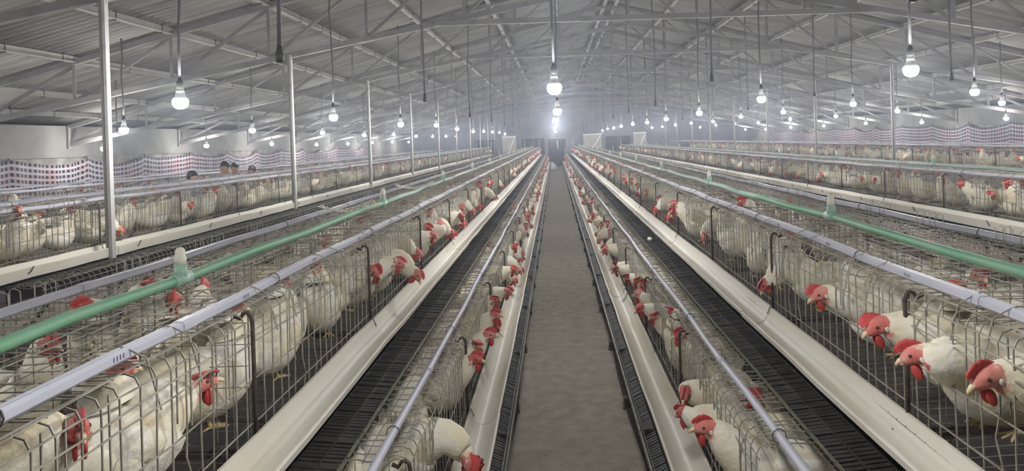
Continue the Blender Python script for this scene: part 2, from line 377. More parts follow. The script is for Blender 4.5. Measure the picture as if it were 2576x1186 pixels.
def curtain(x, ztop, y_peak, y_end, label, sgn):
    b = MB(); n, mrow = 420, 7; uv = []
    ya, yb = Y0 + .2, y_end
    for i in range(n + 1):
        y = ya + (yb - ya) * i / n
        q = ((y - y_peak) / 2.15) % 1.0
        sag = .17 * (1 - (2 * q - 1) ** 2) ** .8 * (.8 + .4 * math.sin(y * .9))
        for j in range(mrow + 1):
            t = j / mrow
            z = ztop - sag * (1 - .55 * t) - t * 1.0
            b.v.append((x + sgn * (.04 + .03 * math.sin(y * 5.3 + t * 2) * t + .02 * math.sin(y * 13)), y, z)); uv.append((y / .115, t * 1.0 / .125))
    k = mrow + 1
    b.f = [(i * k + j, i * k + j + 1, (i + 1) * k + j + 1, (i + 1) * k + j) for i in range(n) for j in range(mrow)]; b.sm = [True] * len(b.f)
    me = b.mesh('curtain', 'check'); ul = me.uv_layers.new(name='UVMap')
    for lp in me.loops: ul.data[lp.index].uv = uv[lp.vertex_index]
    t = thing('curtain', label, 'curtain', (0, 0, 0))
    o = link('cloth', me, t); sl = o.modifiers.new('thickness', 'SOLIDIFY'); sl.thickness = .006
    b = MB(); y = y_peak
    while y < y_end:
        b.box((x + sgn * .02, y, ztop + .01), (.03, .05, .04)); y += 2.15
    build('hooks', b, 'hook', t, kind='stuff')
curtain(XL + .06, H - .08, 15.15 - 6 * 2.15, 40, 'checked black and white curtain sagging along the left side wall', 1)
curtain(XR - .06, H + .10, 22.55 - 9 * 2.15, 44, 'checked black and white curtain sagging along the right side wall', -1)

# ------------------------------------------------------------------ lamps and bare cords
bulb_m = MB(); bulb_m.lathe([(.004, -.095), (.03, -.092), (.052, -.078), (.066, -.05), (.068, -.02), (.06, .0)], 16); bulb_m = bulb_m.mesh('bulb', 'bulb')
col_m = MB(); col_m.lathe([(.06, 0), (.045, .02), (.036, .06), (.03, .085), (.024, .09)], 14); col_m = col_m.mesh('collar', 'collar')
sock_m = MB(); sock_m.lathe([(.028, .085), (.03, .1), (.03, .15), (.02, .17), (.012, .19)], 12); sock_m = sock_m.mesh('socket', 'socket')
bare_m = MB(); bare_m.lathe([(.012, .0), (.024, .004), (.026, .05), (.018, .07), (.013, .10)], 10); bare_m = bare_m.mesh('empty_socket', 'socket')
LN = {-10.0: ('by the left wall', .12), -6.7: ('over the second aisle on the left', .42), -3.42: ('over the first aisle on the left', .50), .03: ('over the middle aisle', .50),
      3.25: ('over the first aisle on the right', .53), 6.6: ('over the second aisle on the right', .58), 9.9: ('over the third aisle on the right', .56), 13.0: ('by the right wall', .25)}
def cord(par, top, zb, r, seed):
    q = random.Random(seed); n = 9; pts = []
    for i in range(n):
        t = i / (n - 1); a = .02 * min(1, (top - zb))
        pts.append((math.sin(t * 7 + seed) * a * (1 - t) * t * 3 + q.uniform(-1, 1) * .006 * t * (1 - t) * 4, math.cos(t * 5 + seed * 2) * a * t * (1 - t), zb + (top - zb) * t))
    b = MB(); b.tube(pts, r, 6, True); return build('cord', b, 'cord', par)
seed = 0
for X, (where, hh) in LN.items():
    for k in range(-1, NT):
        seed += 1
        z = H + hh + R.uniform(-.04, .05); y = T0 + BAY * k + (.0 if k > -1 else -.2)
        lab = f'lit bulb {where}, {nth(k)} along that line' if k >= 0 else f'bulb {where}, before the first truss'
        t = thing('hanging_bulb', lab, 'lamp', (X + R.uniform(-.04, .04), y - .12, 0), group='hanging light bulbs')
        link('bulb', bulb_m, t, (0, 0, z)); link('collar', col_m, t, (0, 0, z)); link('socket', sock_m, t, (0, 0, z))
        cord(t, h_top(X) + .15, z + .17, .012, seed)
        ld = bpy.data.lights.new('bulb_light', 'POINT'); ld.energy = LAMP_W; ld.color = LAMP_RGB; ld.shadow_soft_size = .11
        lo = bpy.data.objects.new('bulb_light', ld); C.objects.link(lo); lo.parent = t; lo.location = (0, 0, z - .03)
for X, hh, where in ((-1.6, .54, 'over the first cage row left of the aisle'), (1.85, .62, 'over the first cage row right of the aisle'), (4.95, .64, 'over the second cage row on the right'), (-8.3, .4, 'over the third cage row on the left')):
    for k in range(NT):
        seed += 1; y = 3.85 + BAY * k - (.5 if X == 1.85 else 0)
        if X < -8 and k % 2: continue
        z = H + hh + R.uniform(-.06, .06)
        t = thing('bare_cord', f'bare cord {where}, {nth(k)} from the near end', 'cord', (X, y, 0), group='cords without bulbs')
        link('empty_socket', bare_m, t, (0, 0, z - .02)); cord(t, h_top(X) + .15, z + .07, .013, seed)

# ------------------------------------------------------------------ cage rows
U, YC, NU = 1.34, .82, 33                # length of one cage, near end of the rows, number of cages
YE = YC + U * NU
C0 = .06
ROWS = {'L1': (C0 - 1.65, 0), 'R1': (C0 + 1.65, 0), 'L2': (C0 - 4.95, .07), 'R2': (C0 + 4.95, 0), 'L3': (C0 - 8.25, 0), 'R3': (C0 + 8.25, .15)}
ROWTXT = {'L1': 'the cages left of the aisle', 'R1': 'the cages right of the aisle', 'L2': 'the second cage row on the left', 'R2': 'the second cage row on the right',
          'L3': 'the third cage row on the left', 'R3': 'the third cage row on the right'}
ZT, ZF, ZFL = 1.462, 1.05, 1.035         # upper tier: cage top, front bottom, floor
LT, LF, LFL = .957, .545, .525           # lower tier
q = random.Random(3)
def j(a): return q.uniform(-a, a)

def front_mesh(b0, zt, zf, rail_b, dense, r=.0026, m_='wire'):
    m = MB(); n = 20
    for i in range(n):
        y = U * (i + .5) / n + j(.006); kink = q.random() < .07; h = j(.004)
        P = [(b0 - .002 + j(.002), y + j(.006), zf - .03)]
        if kink: P += [(b0 + .004, y + .012, zf + .05), (b0 + .004, y - .014, zf + .12)]
        P += [(b0 + j(.002), y, (zf + zt) / 2), (b0, y + h, zt - .035), (b0 - .012, y + h, zt - .009), (b0 - .04, y + h, zt + .001)]
        if q.random() < .5: P.append((rail_b - .03, y + h, zt + .002))
        m.tube(P, r, 4)
        if dense and q.random() < .5:
            y2 = y + .033; m.tube([(b0 - .006, y2, zf + .2 + j(.05)), (b0 - .005, y2 + j(.004), zt - .01)], r, 4)
    for z in ([zt - .03, zt - .068, zt - .108] if dense else [zt - .03, zt - .085]) + [(zt + zf) / 2 - .02, zf + .045]:
        pts = [(b0 + .003 + j(.002), U * k / 6, z + j(.004)) for k in range(7)]
        m.tube(pts, r, 4)
    m.tube([(b0 - .04, U * k / 6, zt + .004) for k in range(7)], r, 4)
    return m.mesh('front_grid', m_)
def top_mesh(b0, b1, zt, r=.0022, step=.048, ystep=.055):
    m = MB(); n = int(U / step)
    for i in range(n):
        y = U * (i + .5) / n + j(.012); s = j(.013); k0 = 5
        m.tube([(b0 + (b1 - b0) * k / k0, y + j(.006), zt + s * math.sin(PI * k / k0) + j(.0025) - .006 * math.sin(PI * k / k0)) for k in range(k0 + 1)], r, 4)
    n = max(3, int((b1 - b0) / ystep))
    for i in range(n + 1):
        b = b0 + (b1 - b0) * i / n + j(.006)
        m.tube([(b + j(.004), U * k / 7, zt + .004 + j(.006) - .006 * math.sin(PI * i / n)) for k in range(8)], r, 4)
    return m.mesh('top_grid', 'wire')
def divider_mesh(b0, b1, zf, zt, r=.0016):
    m = MB()
    n = int((b1 - b0) / .055)
    for i in range(n + 1):
        b = b0 + (b1 - b0) * i / n; m.tube([(b, j(.004), zf), (b, j(.004), zt)], r, 3)
    for i in range(6):
        z = zf + (zt - zf) * (i + .5) / 6; m.tube([(b0, 0, z), (b1, 0, z + j(.003))], r, 3)
    return m.mesh('side_grid', 'wire_dark')
def back_mesh(b, zf, zt, r=.0017):
    m = MB()
    for i in range(18):
        y = U * (i + .5) / 18; m.tube([(b, y + j(.006), zf), (b + j(.004), y + j(.006), zt)], r, 3)
    for i in range(4):
        z = zf + (zt - zf) * (i + 1) / 4 - .01; m.tube([(b, 0, z), (b, U, z)], r, 3)
    return m.mesh('back_grid', 'wire_dark')
def floor_mesh(b0, b1, z0, z1, r=.0017):
    m = MB()
    for i in range(24):
        y = U * (i + .5) / 24; m.tube([(b0, y, z0), (b1, y, z1)], r, 3)
    for i in range(6):
        t = i / 5; m.tube([(b0 + (b1 - b0) * t, 0, z0 + (z1 - z0) * t - .003), (b0 + (b1 - b0) * t, U, z0 + (z1 - z0) * t - .003)], r, 3)
    return m.mesh('floor_grid', 'wire_dark')
def bar_mesh(b0, zt, zf):
    m = MB(); P = [(b0 + .012, 0, zf - .03), (b0 + .010, .002, zf + .2), (b0 + .010, 0, zt - .035)]
    for a in range(5): P.append((b0 - .012 + .022 * math.cos(a * PI / 5), 0, zt - .03 + .03 * math.sin(a * PI / 4.4)))
    P.append((b0 - .05, 0, zt - .012)); m.tube(P, .0068, 6, True)
    return m.mesh('divider_rod', 'rod')
def hook_mesh(b0, rail_b, zr, zt, tall):
    m = MB()
    for y0 in (.22, .36, .86, 1.02):
        y = y0 + j(.03)
        if tall:
            for dy in (0, .055):
                m.tube([(rail_b + .022, y + dy, zt - .1), (rail_b + .022, y + dy, zr + .05), (rail_b + .004, y + dy + .004, zr + .06), (rail_b - .022, y + dy + .004, zr + .05), (rail_b - .024, y + dy, zt - .01)], .0022, 4)
        else:
            m.tube([(b0 + .004, y, zt - .12), (b0 - .03, y, zt + .012), (rail_b + .025, y, zr + .012), (rail_b, y, zr + .022), (rail_b - .026, y, zr + .004), (rail_b - .028, y, zt)], .0024, 4)
    return m.mesh('door_hooks', 'wire')

UP = [dict(front_grid=front_mesh(.565, ZT, ZF, .47, True), top_grid=top_mesh(.0, .53, ZT), side_grid=divider_mesh(.01, .56, ZFL, ZT), back_grid=back_mesh(0, ZFL, ZT)) for _ in range(3)]
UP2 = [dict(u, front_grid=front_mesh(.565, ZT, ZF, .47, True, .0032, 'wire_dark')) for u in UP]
LO = [dict(front_grid=front_mesh(1.07, LT, LF, .99, False), top_grid=top_mesh(.868, 1.04, LT), side_grid=divider_mesh(.62, 1.065, LFL, LT), back_grid=back_mesh(.62, LFL, LT)) for _ in range(3)]
UPF, LOF = floor_mesh(0, .60, ZFL + .02, ZFL - .005), floor_mesh(.6, 1.1, LFL + .02, LFL - .005)
UPB, LOB = bar_mesh(.565, ZT, ZF), bar_mesh(1.07, LT, LF)
UH = [hook_mesh(.565, .47, ZT + .022, ZT, False) for _ in range(2)]; UHT = [hook_mesh(.565, .47, ZT + .022, ZT, True) for _ in range(2)]
def cage_line(row, sgn, tier, txt, tall=False, start=0, end=NU, drop=0, parts=('front_grid', 'top_grid', 'side_grid', 'back_grid')):
    cx, dz = ROWS[row]
    for i in range(start, end):
        k = i - start
        lab = f'galvanised wire hen cage, {txt}, {nth(k)} from the near end'
        y = YC + U * i
        t = thing('wire_cage', lab, 'cage', (cx, y if sgn > 0 else y + U, dz - drop), 0 if sgn > 0 else PI, f'hen cages, {txt}')
        S = (UP2 if row[1] in '23' else UP if tier == 'u' else LO)[(i * 7 + (3 if sgn > 0 else 1)) % 3]
        for p in parts: link(p, S[p], t, kind='stuff')
        link('floor_grid', UPF if tier == 'u' else LOF, t, kind='stuff')
        link('divider_rod', UPB if tier == 'u' else LOB, t, label='dark rusty rod')
        if tier == 'u': link('door_hooks', (UHT if tall else UH)[i % 2], t, kind='stuff')
cage_line('L1', 1, 'u', 'upper tier left of the aisle')
cage_line('L1', -1, 'u', 'rear upper tier left of the aisle', tall=True, start=1, drop=.045)
cage_line('L1', 1, 'l', 'lower tier left of the aisle', start=1)
cage_line('R1', -1, 'u', 'upper tier right of the aisle')
cage_line('R1', 1, 'u', 'rear upper tier right of the aisle', tall=True, start=1, drop=.04)
cage_line('R1', -1, 'l', 'lower tier right of the aisle', start=1)
for row, s, a in (('L2', 1, 'left'), ('R2', -1, 'right')):
    cage_line(row, s, 'u', f'second row on the {a}', tall=row == 'L2', start=3)
for row, s, a, st in (('L3', 1, 'left', 6), ('R3', -1, 'right', 6)):
    cage_line(row, s, 'u', f'third row on the {a}', start=st, end=NU - 5)
# hidden backs and low tiers of the second rows, glimpsed only as wire: one object
far_wire = MB(); q_src = top_mesh(.868, 1.04, LT, .0021, .06, .08); q_up = top_mesh(0, .5, ZT, .0021, .06, .08); q_fr = front_mesh(1.07, LT, LF, .99, False)
for row, s in (('L2', 1), ('R2', -1)):
    cx, dz = ROWS[row]
    for i in range(3, 28):
        for src, sg in ((q_src, s), (q_up, -s)) + (((q_fr, s),) if i < 12 else ()):
            y = YC + U * i; V = [(cx + sg * v.co.x, y + (v.co.y if sg > 0 else U - v.co.y), v.co.z + dz) for v in src.vertices]
            far_wire.add(V, [tuple(p.vertices) for p in src.polygons])
build('wire_mesh', far_wire, 'wire', kind='stuff', label='wire mesh of the low and rear cages in the second rows', category='cages')

# rails and pipes along the rows
def wavy(x, z, y0, y1, ax, az, seed, step=.335):
    r_ = random.Random(seed); ph = r_.uniform(0, 6); P = []; n = int((y1 - y0) / step); drift = 0
    for i in range(n + 1):
        y = y0 + (y1 - y0) * i / n; drift = drift * .85 + r_.uniform(-1, 1) * .25
        P.append((x + ax * (math.sin(y * 2.34 + ph) * .6 + drift), y, z + az * (math.sin(y * 4.69 + ph * 2) * .5 + drift * .7)))
    return P
def rrect(w_, h_, groove=True):
    a, b = w_ / 2, h_ / 2; c = .22 * w_
    P = [(-a, -b + c), (-a + c, -b), (a - c, -b), (a, -b + c)]
    P += [(a, b - c), (a - c, b)]
    if groove: P += [(.2 * a, b), (.1 * a, b - .14 * h_), (-.1 * a, b - .14 * h_), (-.2 * a, b)]
    P += [(-a + c, b), (-a, b - c)]
    return P
rail_prof = rrect(.036, .033); seedr = 100
def rail(row, b, sgn, z, label, y0, kind='rail', near=False):
    global seedr; seedr += 1
    cx, dz = ROWS[row]; x = cx + sgn * b; z += dz
    t = thing('conduit_rail', label, 'rail', (x, y0, z), 0, 'pale rails along the cages')
    P = [(p[0] - x, p[1] - y0, p[2] - z) for p in wavy(x, z, y0, YE - .1, .006, .008, seedr)]
    m = MB()
    if kind == 'rail': m.sweep(rail_prof, P)
    else: m.tube(P, .0155, 10, True)
    build('rail', m, 'rail', t)
    cm = MB()
    if kind == 'rail': cm.sweep(rrect(.041, .037, False), [(0, -.035, 0), (0, .035, 0)])
    else: cm.tube([(0, -.03, 0), (0, .03, 0)], .0175, 10, True)
    cm = cm.mesh('coupler', 'rail')
    tm = MB(); rr = .0235
    tm.tube([(rr * math.cos(a * PI / 5), 0, rr * math.sin(a * PI / 5)) for a in range(11)], .0022, 4); tm = tm.mesh('wire_tie', 'hook')
    i = 0
    for p in P[2::2]:
        i += 1
        if i % 4 == 2: link('coupler', cm, t, p)
        elif i % 2 == 1 and p[1] < 22: link('wire_tie', tm, t, (p[0], p[1] + j(.08), p[2]))
    if near:
        for p in P[1:14:2]:
            for k in range(4):
                b_ = MB(); b_.box((p[0] + sgn * .0183, p[1] + k * .012, p[2] + .002), (.0012, .0028, .013)); build('print_mark', b_, 'ink', t)
rail('L1', .47, 1, ZT + .022, 'pale lavender rail on the front edge of the upper cages left of the aisle', .6, near=True)
rail('L1', .40, -1, ZT - .024, 'pale lavender rail on the rear edge of the upper cages left of the aisle', 1.4)
rail('R1', .47, -1, ZT + .022, 'pale lavender rail on the front edge of the upper cages right of the aisle', .6, near=True)
rail('R1', .47, 1, ZT - .018, 'pale lavender rail on the rear edge of the upper cages right of the aisle', 1.4)
rail('L1', .99, 1, LT + .022, 'thin pale pipe along the lower cages left of the aisle', 1.6, 'pipe')
rail('R1', .99, -1, LT + .022, 'thin pale pipe along the lower cages right of the aisle', 1.6, 'pipe')
for row, s, a in (('L2', 1, 'left'), ('R2', -1, 'right')):
    rail(row, .47, s, ZT + .022, f'pale rail on the front edge of the second cage row on the {a}', 4)
    rail(row, .45, -s, ZT + .012, f'pale rail on the rear edge of the second cage row on the {a}', 4)
for row, s, a in (('L3', 1, 'left'), ('R3', -1, 'right')):
    rail(row, .47, s, ZT + .022, f'pale rail on the front edge of the third cage row on the {a}', 8)
    rail(row, .42, -s, ZT + .022, f'pale rail on the rear edge of the third cage row on the {a}', 8)
tee_m = MB(); tee_m.tube([(0, -.055, 0), (0, .055, 0)], .0265, 12, True); tee_m.tube([(0, 0, 0), (0, 0, .062)], .024, 12, True); tee_m = tee_m.mesh('tee_fitting', 'tee')
cap_m = MB(); cap_m.lathe([(.021, .06), (.022, .085), (.019, .09), (.018, .115), (.012, .125), (.006, .128)], 10); cap_m = cap_m.mesh('plug', 'cap')
def water(row, b, sgn, z, label, y0, yt):
    global seedr; seedr += 1
    cx, dz = ROWS[row]; x = cx + sgn * b; z += dz
    t = thing('water_pipe', label, 'pipe', (x, y0, z), 0, 'green water pipes')
    P = [(p[0] - x, p[1] - y0, p[2] - z) for p in wavy(x, z, y0, YE - .3, .016, .014, seedr, .6)]
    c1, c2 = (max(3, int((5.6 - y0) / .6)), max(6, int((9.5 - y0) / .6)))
    for A_, m_, kw in ((P[:c1 + 1], 'green', {}), (P[c1:c2 + 1], 'green_pale', {'label': 'green pipe section with haze painted into its colour'}), (P[c2:], 'green_grey', {'label': 'grey-white pipe section with haze painted into its colour'})):  # farther sections coloured paler to stand in for haze
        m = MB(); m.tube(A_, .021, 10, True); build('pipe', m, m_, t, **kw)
    y = yt
    while y < YE - 2:
        i = min(len(P) - 1, max(0, round((y - y0) / .6))); p = P[i]
        link('tee_fitting', tee_m, t, p); link('plug', cap_m, t, p); y += 3.0
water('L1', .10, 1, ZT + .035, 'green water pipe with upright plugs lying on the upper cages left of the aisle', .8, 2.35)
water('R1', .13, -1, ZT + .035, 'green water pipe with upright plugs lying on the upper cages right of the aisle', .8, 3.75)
water('R2', .1, 1, ZT + .035, 'pale green water pipe on top of the second cage row on the right', 4, 6)
rail('L2', .1, -1, ZT + .03, 'pale rail lying along the middle of the second cage row on the left', 4)

# feed troughs
def trough_prof(bi, bo, zi, zo, depth, face=.024):
    w_ = bo - bi
    inn = [(bi, zi), (bi + .010, zi - .002), (bi + .12 * w_, zi - .034), (bi + .28 * w_, zo - depth + .012), (bi + .42 * w_, zo - depth), (bi + .60 * w_, zo - depth + .004), (bi + .80 * w_, zo - depth + .028), (bo - .012, zo), (bo - .002, zo + .002)]
    out = [(bo + .003, zo - .002), (bo + .001, zo - face), (bo - .012, zo - face - .004), (bi + .78 * w_, zo - max(depth - .012, face + .002)), (bi + .6 * w_, zo - depth - .004), (bi + .42 * w_, zo - depth - .006), (bi + .25 * w_, zo - depth + .005), (bi + .09 * w_, zi - .036), (bi - .004, zi - .003)]
    return inn + out
SEG = 2 * U
def trough(row, sgn, tier, label, i0, clips=True):
    cx, dz = ROWS[row]
    prof = trough_prof(.580, .745, 1.068, 1.052, .068, *((.082,) if row[1] in '23' else ())) if tier == 'u' else trough_prof(1.088, 1.25, .565, .552, .062)
    prof = [(b * sgn, z) for b, z in prof]
    if sgn < 0: prof = prof[::-1]
    t = thing('feed_trough', label, 'trough', (cx, YC, dz), 0, 'cream feed troughs')
    Ms = []
    for v in range(3):
        m = MB(); m.sweep(prof, [(j(.003), SEG * k / 8 + (.004 if k == 0 else -.004 if k == 8 else 0), j(.004)) for k in range(9)]); me = m.mesh('trough_section', 'trough')
        for pl in me.polygons: pl.use_smooth = len(pl.vertices) == 4
        try: me.set_sharp_from_angle(angle=math.radians(50))
        except Exception: pass
        Ms.append(me)
    b_o = (.75 if tier == 'u' else 1.255) * sgn; b_i = (.577 if tier == 'u' else 1.084) * sgn; zo = prof and (1.052 if tier == 'u' else .552)
    cm = MB(); cm.tube([(b_o + .004 * sgn, .03, zo + .004), (b_o + .006 * sgn, .0, zo - .03), (b_o - .03 * sgn, -.05, zo - .075)], .0045, 4, True); cm = cm.mesh('clip', 'hook')
    jm = MB(); jm.tube([(b_i - .004 * sgn, 0, zo - .03), (b_i, 0, zo + .026), (b_i + .012 * sgn, 0, zo + .022), (b_i + .03 * sgn, 0, zo - .02)], .003, 4)
    jm = jm.mesh('joint_wire', 'wire_dark')
    for i in range(i0, NU // 2 + 1):
        if SEG * i + SEG > U * NU + .1: break
        link('trough_section', Ms[i % 3], t, (0, SEG * i, 0))
        link('joint_wire', jm, t, (0, SEG * i, 0))
        if clips:
            link('clip', cm, t, (0, SEG * i + .3, 0)); link('clip', cm, t, (0, SEG * i + .3 + U, 0))
trough('L1', 1, 'u', 'cream feed trough in front of the upper cages left of the aisle', 0, False)
trough('R1', -1, 'u', 'cream feed trough in front of the upper cages right of the aisle', 0, False)
trough('L1', 1, 'l', 'cream feed trough beside the aisle, left side, below the lower cages', 0, False)
trough('R1', -1, 'l', 'cream feed trough beside the aisle, right side, below the lower cages', 0, False)
for row, s, a in (('L2', 1, 'left'), ('R2', -1, 'right')):
    trough(row, s, 'u', f'cream feed trough with dark clips along the second cage row on the {a}', 1)
    trough(row, s, 'l', f'low cream feed trough along the second cage row on the {a}', 2, False)
for row, s, a in (('L3', 1, 'left'), ('R3', -1, 'right')):
    trough(row, s, 'u', f'cream feed trough along the third cage row on the {a}', 3)

# black slatted egg trays
def tray_meshes(b0, b1, z0, z1, lip):
    m = MB(); n = 50
    for i in range(n):
        y = U * (i + .5) / n; dz = j(.002)
        bm_ = (b0 + b1) / 2; zm = z0 + (z1 - z0) * .5
        m.add([(b0, y - .0095, z0 + dz), (b1, y - .0095 + j(.003), z1 + dz), (b1, y + .0095, z1 + dz), (b0, y + .0095, z0 + dz), (b0, y - .0075, z0 + dz - .008), (b1, y - .0075, z1 + dz - .008), (b1, y + .0075, z1 + dz - .008), (b0, y + .0075, z0 + dz - .008)],
              [(0, 1, 2, 3), (0, 4, 5, 1), (3, 2, 6, 7), (4, 7, 6, 5)])
    for t in (.33, .66): m.box((b0 + (b1 - b0) * t, U / 2, z0 + (z1 - z0) * t + .003), (.006, U, .005))
    slats = m.mesh('tray_slats', 'tray')
    m = MB(); m.box((b1 - .004, U / 2, z1 + .004), (.012, U, .010))
    for i in range(34):
        y = U * (i + .5) / 34; m.tube([(b1 + .004, y - .008, z1), (b1 + .010, y, z1 + lip), (b1 + .004, y + .008, z1)], .0022, 3)
    m.tube([(b1 + .012, U * k / 4, z1 + lip + j(.002)) for k in range(5)], .0045, 5)
    edge = m.mesh('tray_lip', 'tray_edge')
    return slats, edge
TU, TL = tray_meshes(.62, .862, .966, .943, .024), tray_meshes(1.09, 1.292, .50, .40, .03)
tube_m = MB(); tube_m.tube([(1.30, SEG * k / 6, .412 + j(.006)) for k in range(7)], .011, 8); M['chrome'] = mat('worn_steel_tube', (.42, .42, .42), .3, .9); tube_m = tube_m.mesh('steel_tube', 'chrome')
DARK_STRIP = MB(); DARK_STRIP.box((.80, U / 2, .895), (.006, U - .01, .13)); DARK_STRIP = DARK_STRIP.mesh('tray_dark_strip', 'tray')  # added black strip, stands for the tray side and the dark beneath it
def tray(row, sgn, tier, label, i0):
    cx, dz = ROWS[row]
    t = thing('egg_tray', label, 'tray', (cx, 0, dz), 0, 'black egg trays')
    for i in range(i0, NU):
        y = YC + U * i
        sl = link('tray_slats', (TU if tier == 'u' else TL)[0], t, (0, y if sgn > 0 else y + U, j(.003)), 0 if sgn > 0 else PI, kind='stuff')
        link('tray_lip', (TU if tier == 'u' else TL)[1], t, (0, y if sgn > 0 else y + U, j(.003)), 0 if sgn > 0 else PI, kind='stuff')
        if row in ('L2', 'R2'): link('tray_dark_strip', DARK_STRIP, t, (0, y if sgn > 0 else y + U, 0), 0 if sgn > 0 else PI)
        if tier == 'l' and i % 2 == 0 and row in ('L1', 'R1'): link('steel_tube', tube_m, t, (0, y if sgn > 0 else y + SEG, 0), 0 if sgn > 0 else PI)
tray('L1', 1, 'u', 'black slatted egg tray below the upper cages left of the aisle', 0)
tray('R1', -1, 'u', 'black slatted egg tray below the upper cages right of the aisle', 0)
tray('L1', 1, 'l', 'black egg tray with steel tube at the left edge of the aisle', 0)
tray('R1', -1, 'l', 'black egg tray with steel tube at the right edge of the aisle', 0)
tray('L2', 1, 'u', 'black egg tray under the trough of the second cage row on the left', 3)
tray('R2', -1, 'u', 'black egg tray under the trough of the second cage row on the right', 3)

# A-frames that carry the tiers
def aframe_parts():
    P = {}
    for s in (-1, 1):
        m = MB(); m.bar((s * 1.20, 0, .04), (s * .40, 0, .99), .035, .035, True); P['leg', s] = m.mesh('leg', 'frame')
        m = MB(); m.box((s * 1.225, 0, .035), (.07, .07, .07)); m.box((s * 1.225, 0, .008), (.09, .1, .016)); P['foot', s] = m.mesh('foot', 'frame')
        m = MB(); m.bar((s * .60, 0, .46), (s * 1.28, 0, .40), .03, .03, True); P['arm', s] = m.mesh('tier_arm', 'frame')
    m = MB(); m.bar((-.62, 0, .975), (.62, 0, .975), .03, .03, True); P['cross'] = m.mesh('crossbar', 'frame')
    return P
AF = aframe_parts()
for row in ('L1', 'R1', 'L2', 'R2'):
    cx, dz = ROWS[row]
    for i in range(1 if row in ('L1', 'R1') else 3, NU + 1):
        lab = f'dark iron A-frame under {ROWTXT[row]}, {nth(i - 1)} from the near end'
        t = thing('cage_frame', lab, 'frame', (cx, YC + U * i + .02, 0), 0, f'A-frames under {ROWTXT[row]}')
        for s in (-1, 1):
            l_ = link('leg', AF['leg', s], t); link('foot', AF['foot', s], l_); link('tier_arm', AF['arm', s], t)
        link('crossbar', AF['cross'], t)
        if i == NU and row in ('L1', 'R1', 'L2', 'R2'):
            for bx, z0_, z1_ in ((-.5, .95, 1.98), (.5, .95, 1.98), (1.04, .40, 1.42), (-1.04, .40, 1.42)):
                b = MB(); b.box((bx, 0, (z0_ + z1_) / 2), (.045, .045, z1_ - z0_)); build('end_post', b, 'post', t, label='pale upright at the far end of the row')
for row in ('L3', 'R3'):
    cx, dz = ROWS[row]
    for i in range(6, NU + 1, 4):
        t = thing('cage_frame', f'dark iron A-frame under {ROWTXT[row]}, {nth((i - 6) // 4)} from the near end', 'frame', (cx, YC + U * i + .02, 0), 0, f'A-frames under {ROWTXT[row]}')
        for s in (-1, 1):
            l_ = link('leg', AF['leg', s], t); link('foot', AF['foot', s], l_)
        link('crossbar', AF['cross'], t)

# ------------------------------------------------------------------ hens
def catmull(P, n):
    out = []
    P = [P[0]] + P + [P[-1]]
    for i in range(1, len(P) - 2):
        a, b, c, d = P[i - 1:i + 3]
        for k in range(n):
            t = k / n
            out.append([.5 * (2 * b[m] + (c[m] - a[m]) * t + (2 * a[m] - 5 * b[m] + 4 * c[m] - d[m]) * t * t + (3 * b[m] - a[m] - 3 * c[m] + d[m]) * t ** 3) for m in range(len(b))])
    out.append(list(P[-2])); return out
POSES = {'up': (.15, .405, .05), 'mid': (.205, .365, .0), 'out': (.255, .32, .08), 'low': (.30, .25, .45), 'down': (.31, .13, 1.1), 'rest': (.13, .34, .1), 'crouch': (.215, .245, .0)}
def head_frame(pose, yaw):
    hx, hz, pt = POSES[pose]; sy = math.sin(yaw)
    c = Vector((hx - .012 * (1 - math.cos(yaw)), .02 * sy, hz))
    f = Vector((math.cos(yaw) * math.cos(pt), sy * math.cos(pt), -math.sin(pt)))
    l_ = Vector((-math.sin(yaw), math.cos(yaw), 0)); u = f.cross(l_)
    return Matrix.Translation(c) @ Matrix((f, l_, u)).transposed().to_4x4()
def hen_rings(pose, yaw, sub, plump=1.16):
    Hm = head_frame(pose, yaw); h = lambda x, z: Hm @ Vector((x, 0, z))
    chest = Vector((.105, 0, .195)); nb = h(-.046, -.024); md = chest * .45 + nb * .55 + Vector((.022 if pose in ('up', 'mid', 'rest') else .012, 0, .006 if pose != 'down' else .04))
    B = [(-.255, 0, .30, .006, .012), (-.215, 0, .272, .032, .040), (-.16, 0, .235, .062, .068), (-.085, 0, .200, .088, .092), (0, 0, .186, .097, .102), (.065, 0, .198, .085, .094)]
    B = [(x, y, z - .048, w_ * plump, hh * plump) for x, y, z, w_, hh in B]
    B += [(*chest, .082, .090), (*md, .060, .068), (*nb, .041, .046)]
    for x, z, w_, hh in ((-.024, -.004, .026, .030), (.002, .0, .0235, .0265), (.022, -.003, .018, .019), (.034, -.006, .011, .012), (.039, -.007, .003, .003)): B.append((*h(x, z), w_, hh))
    return catmull([list(p) for p in B], sub), Hm
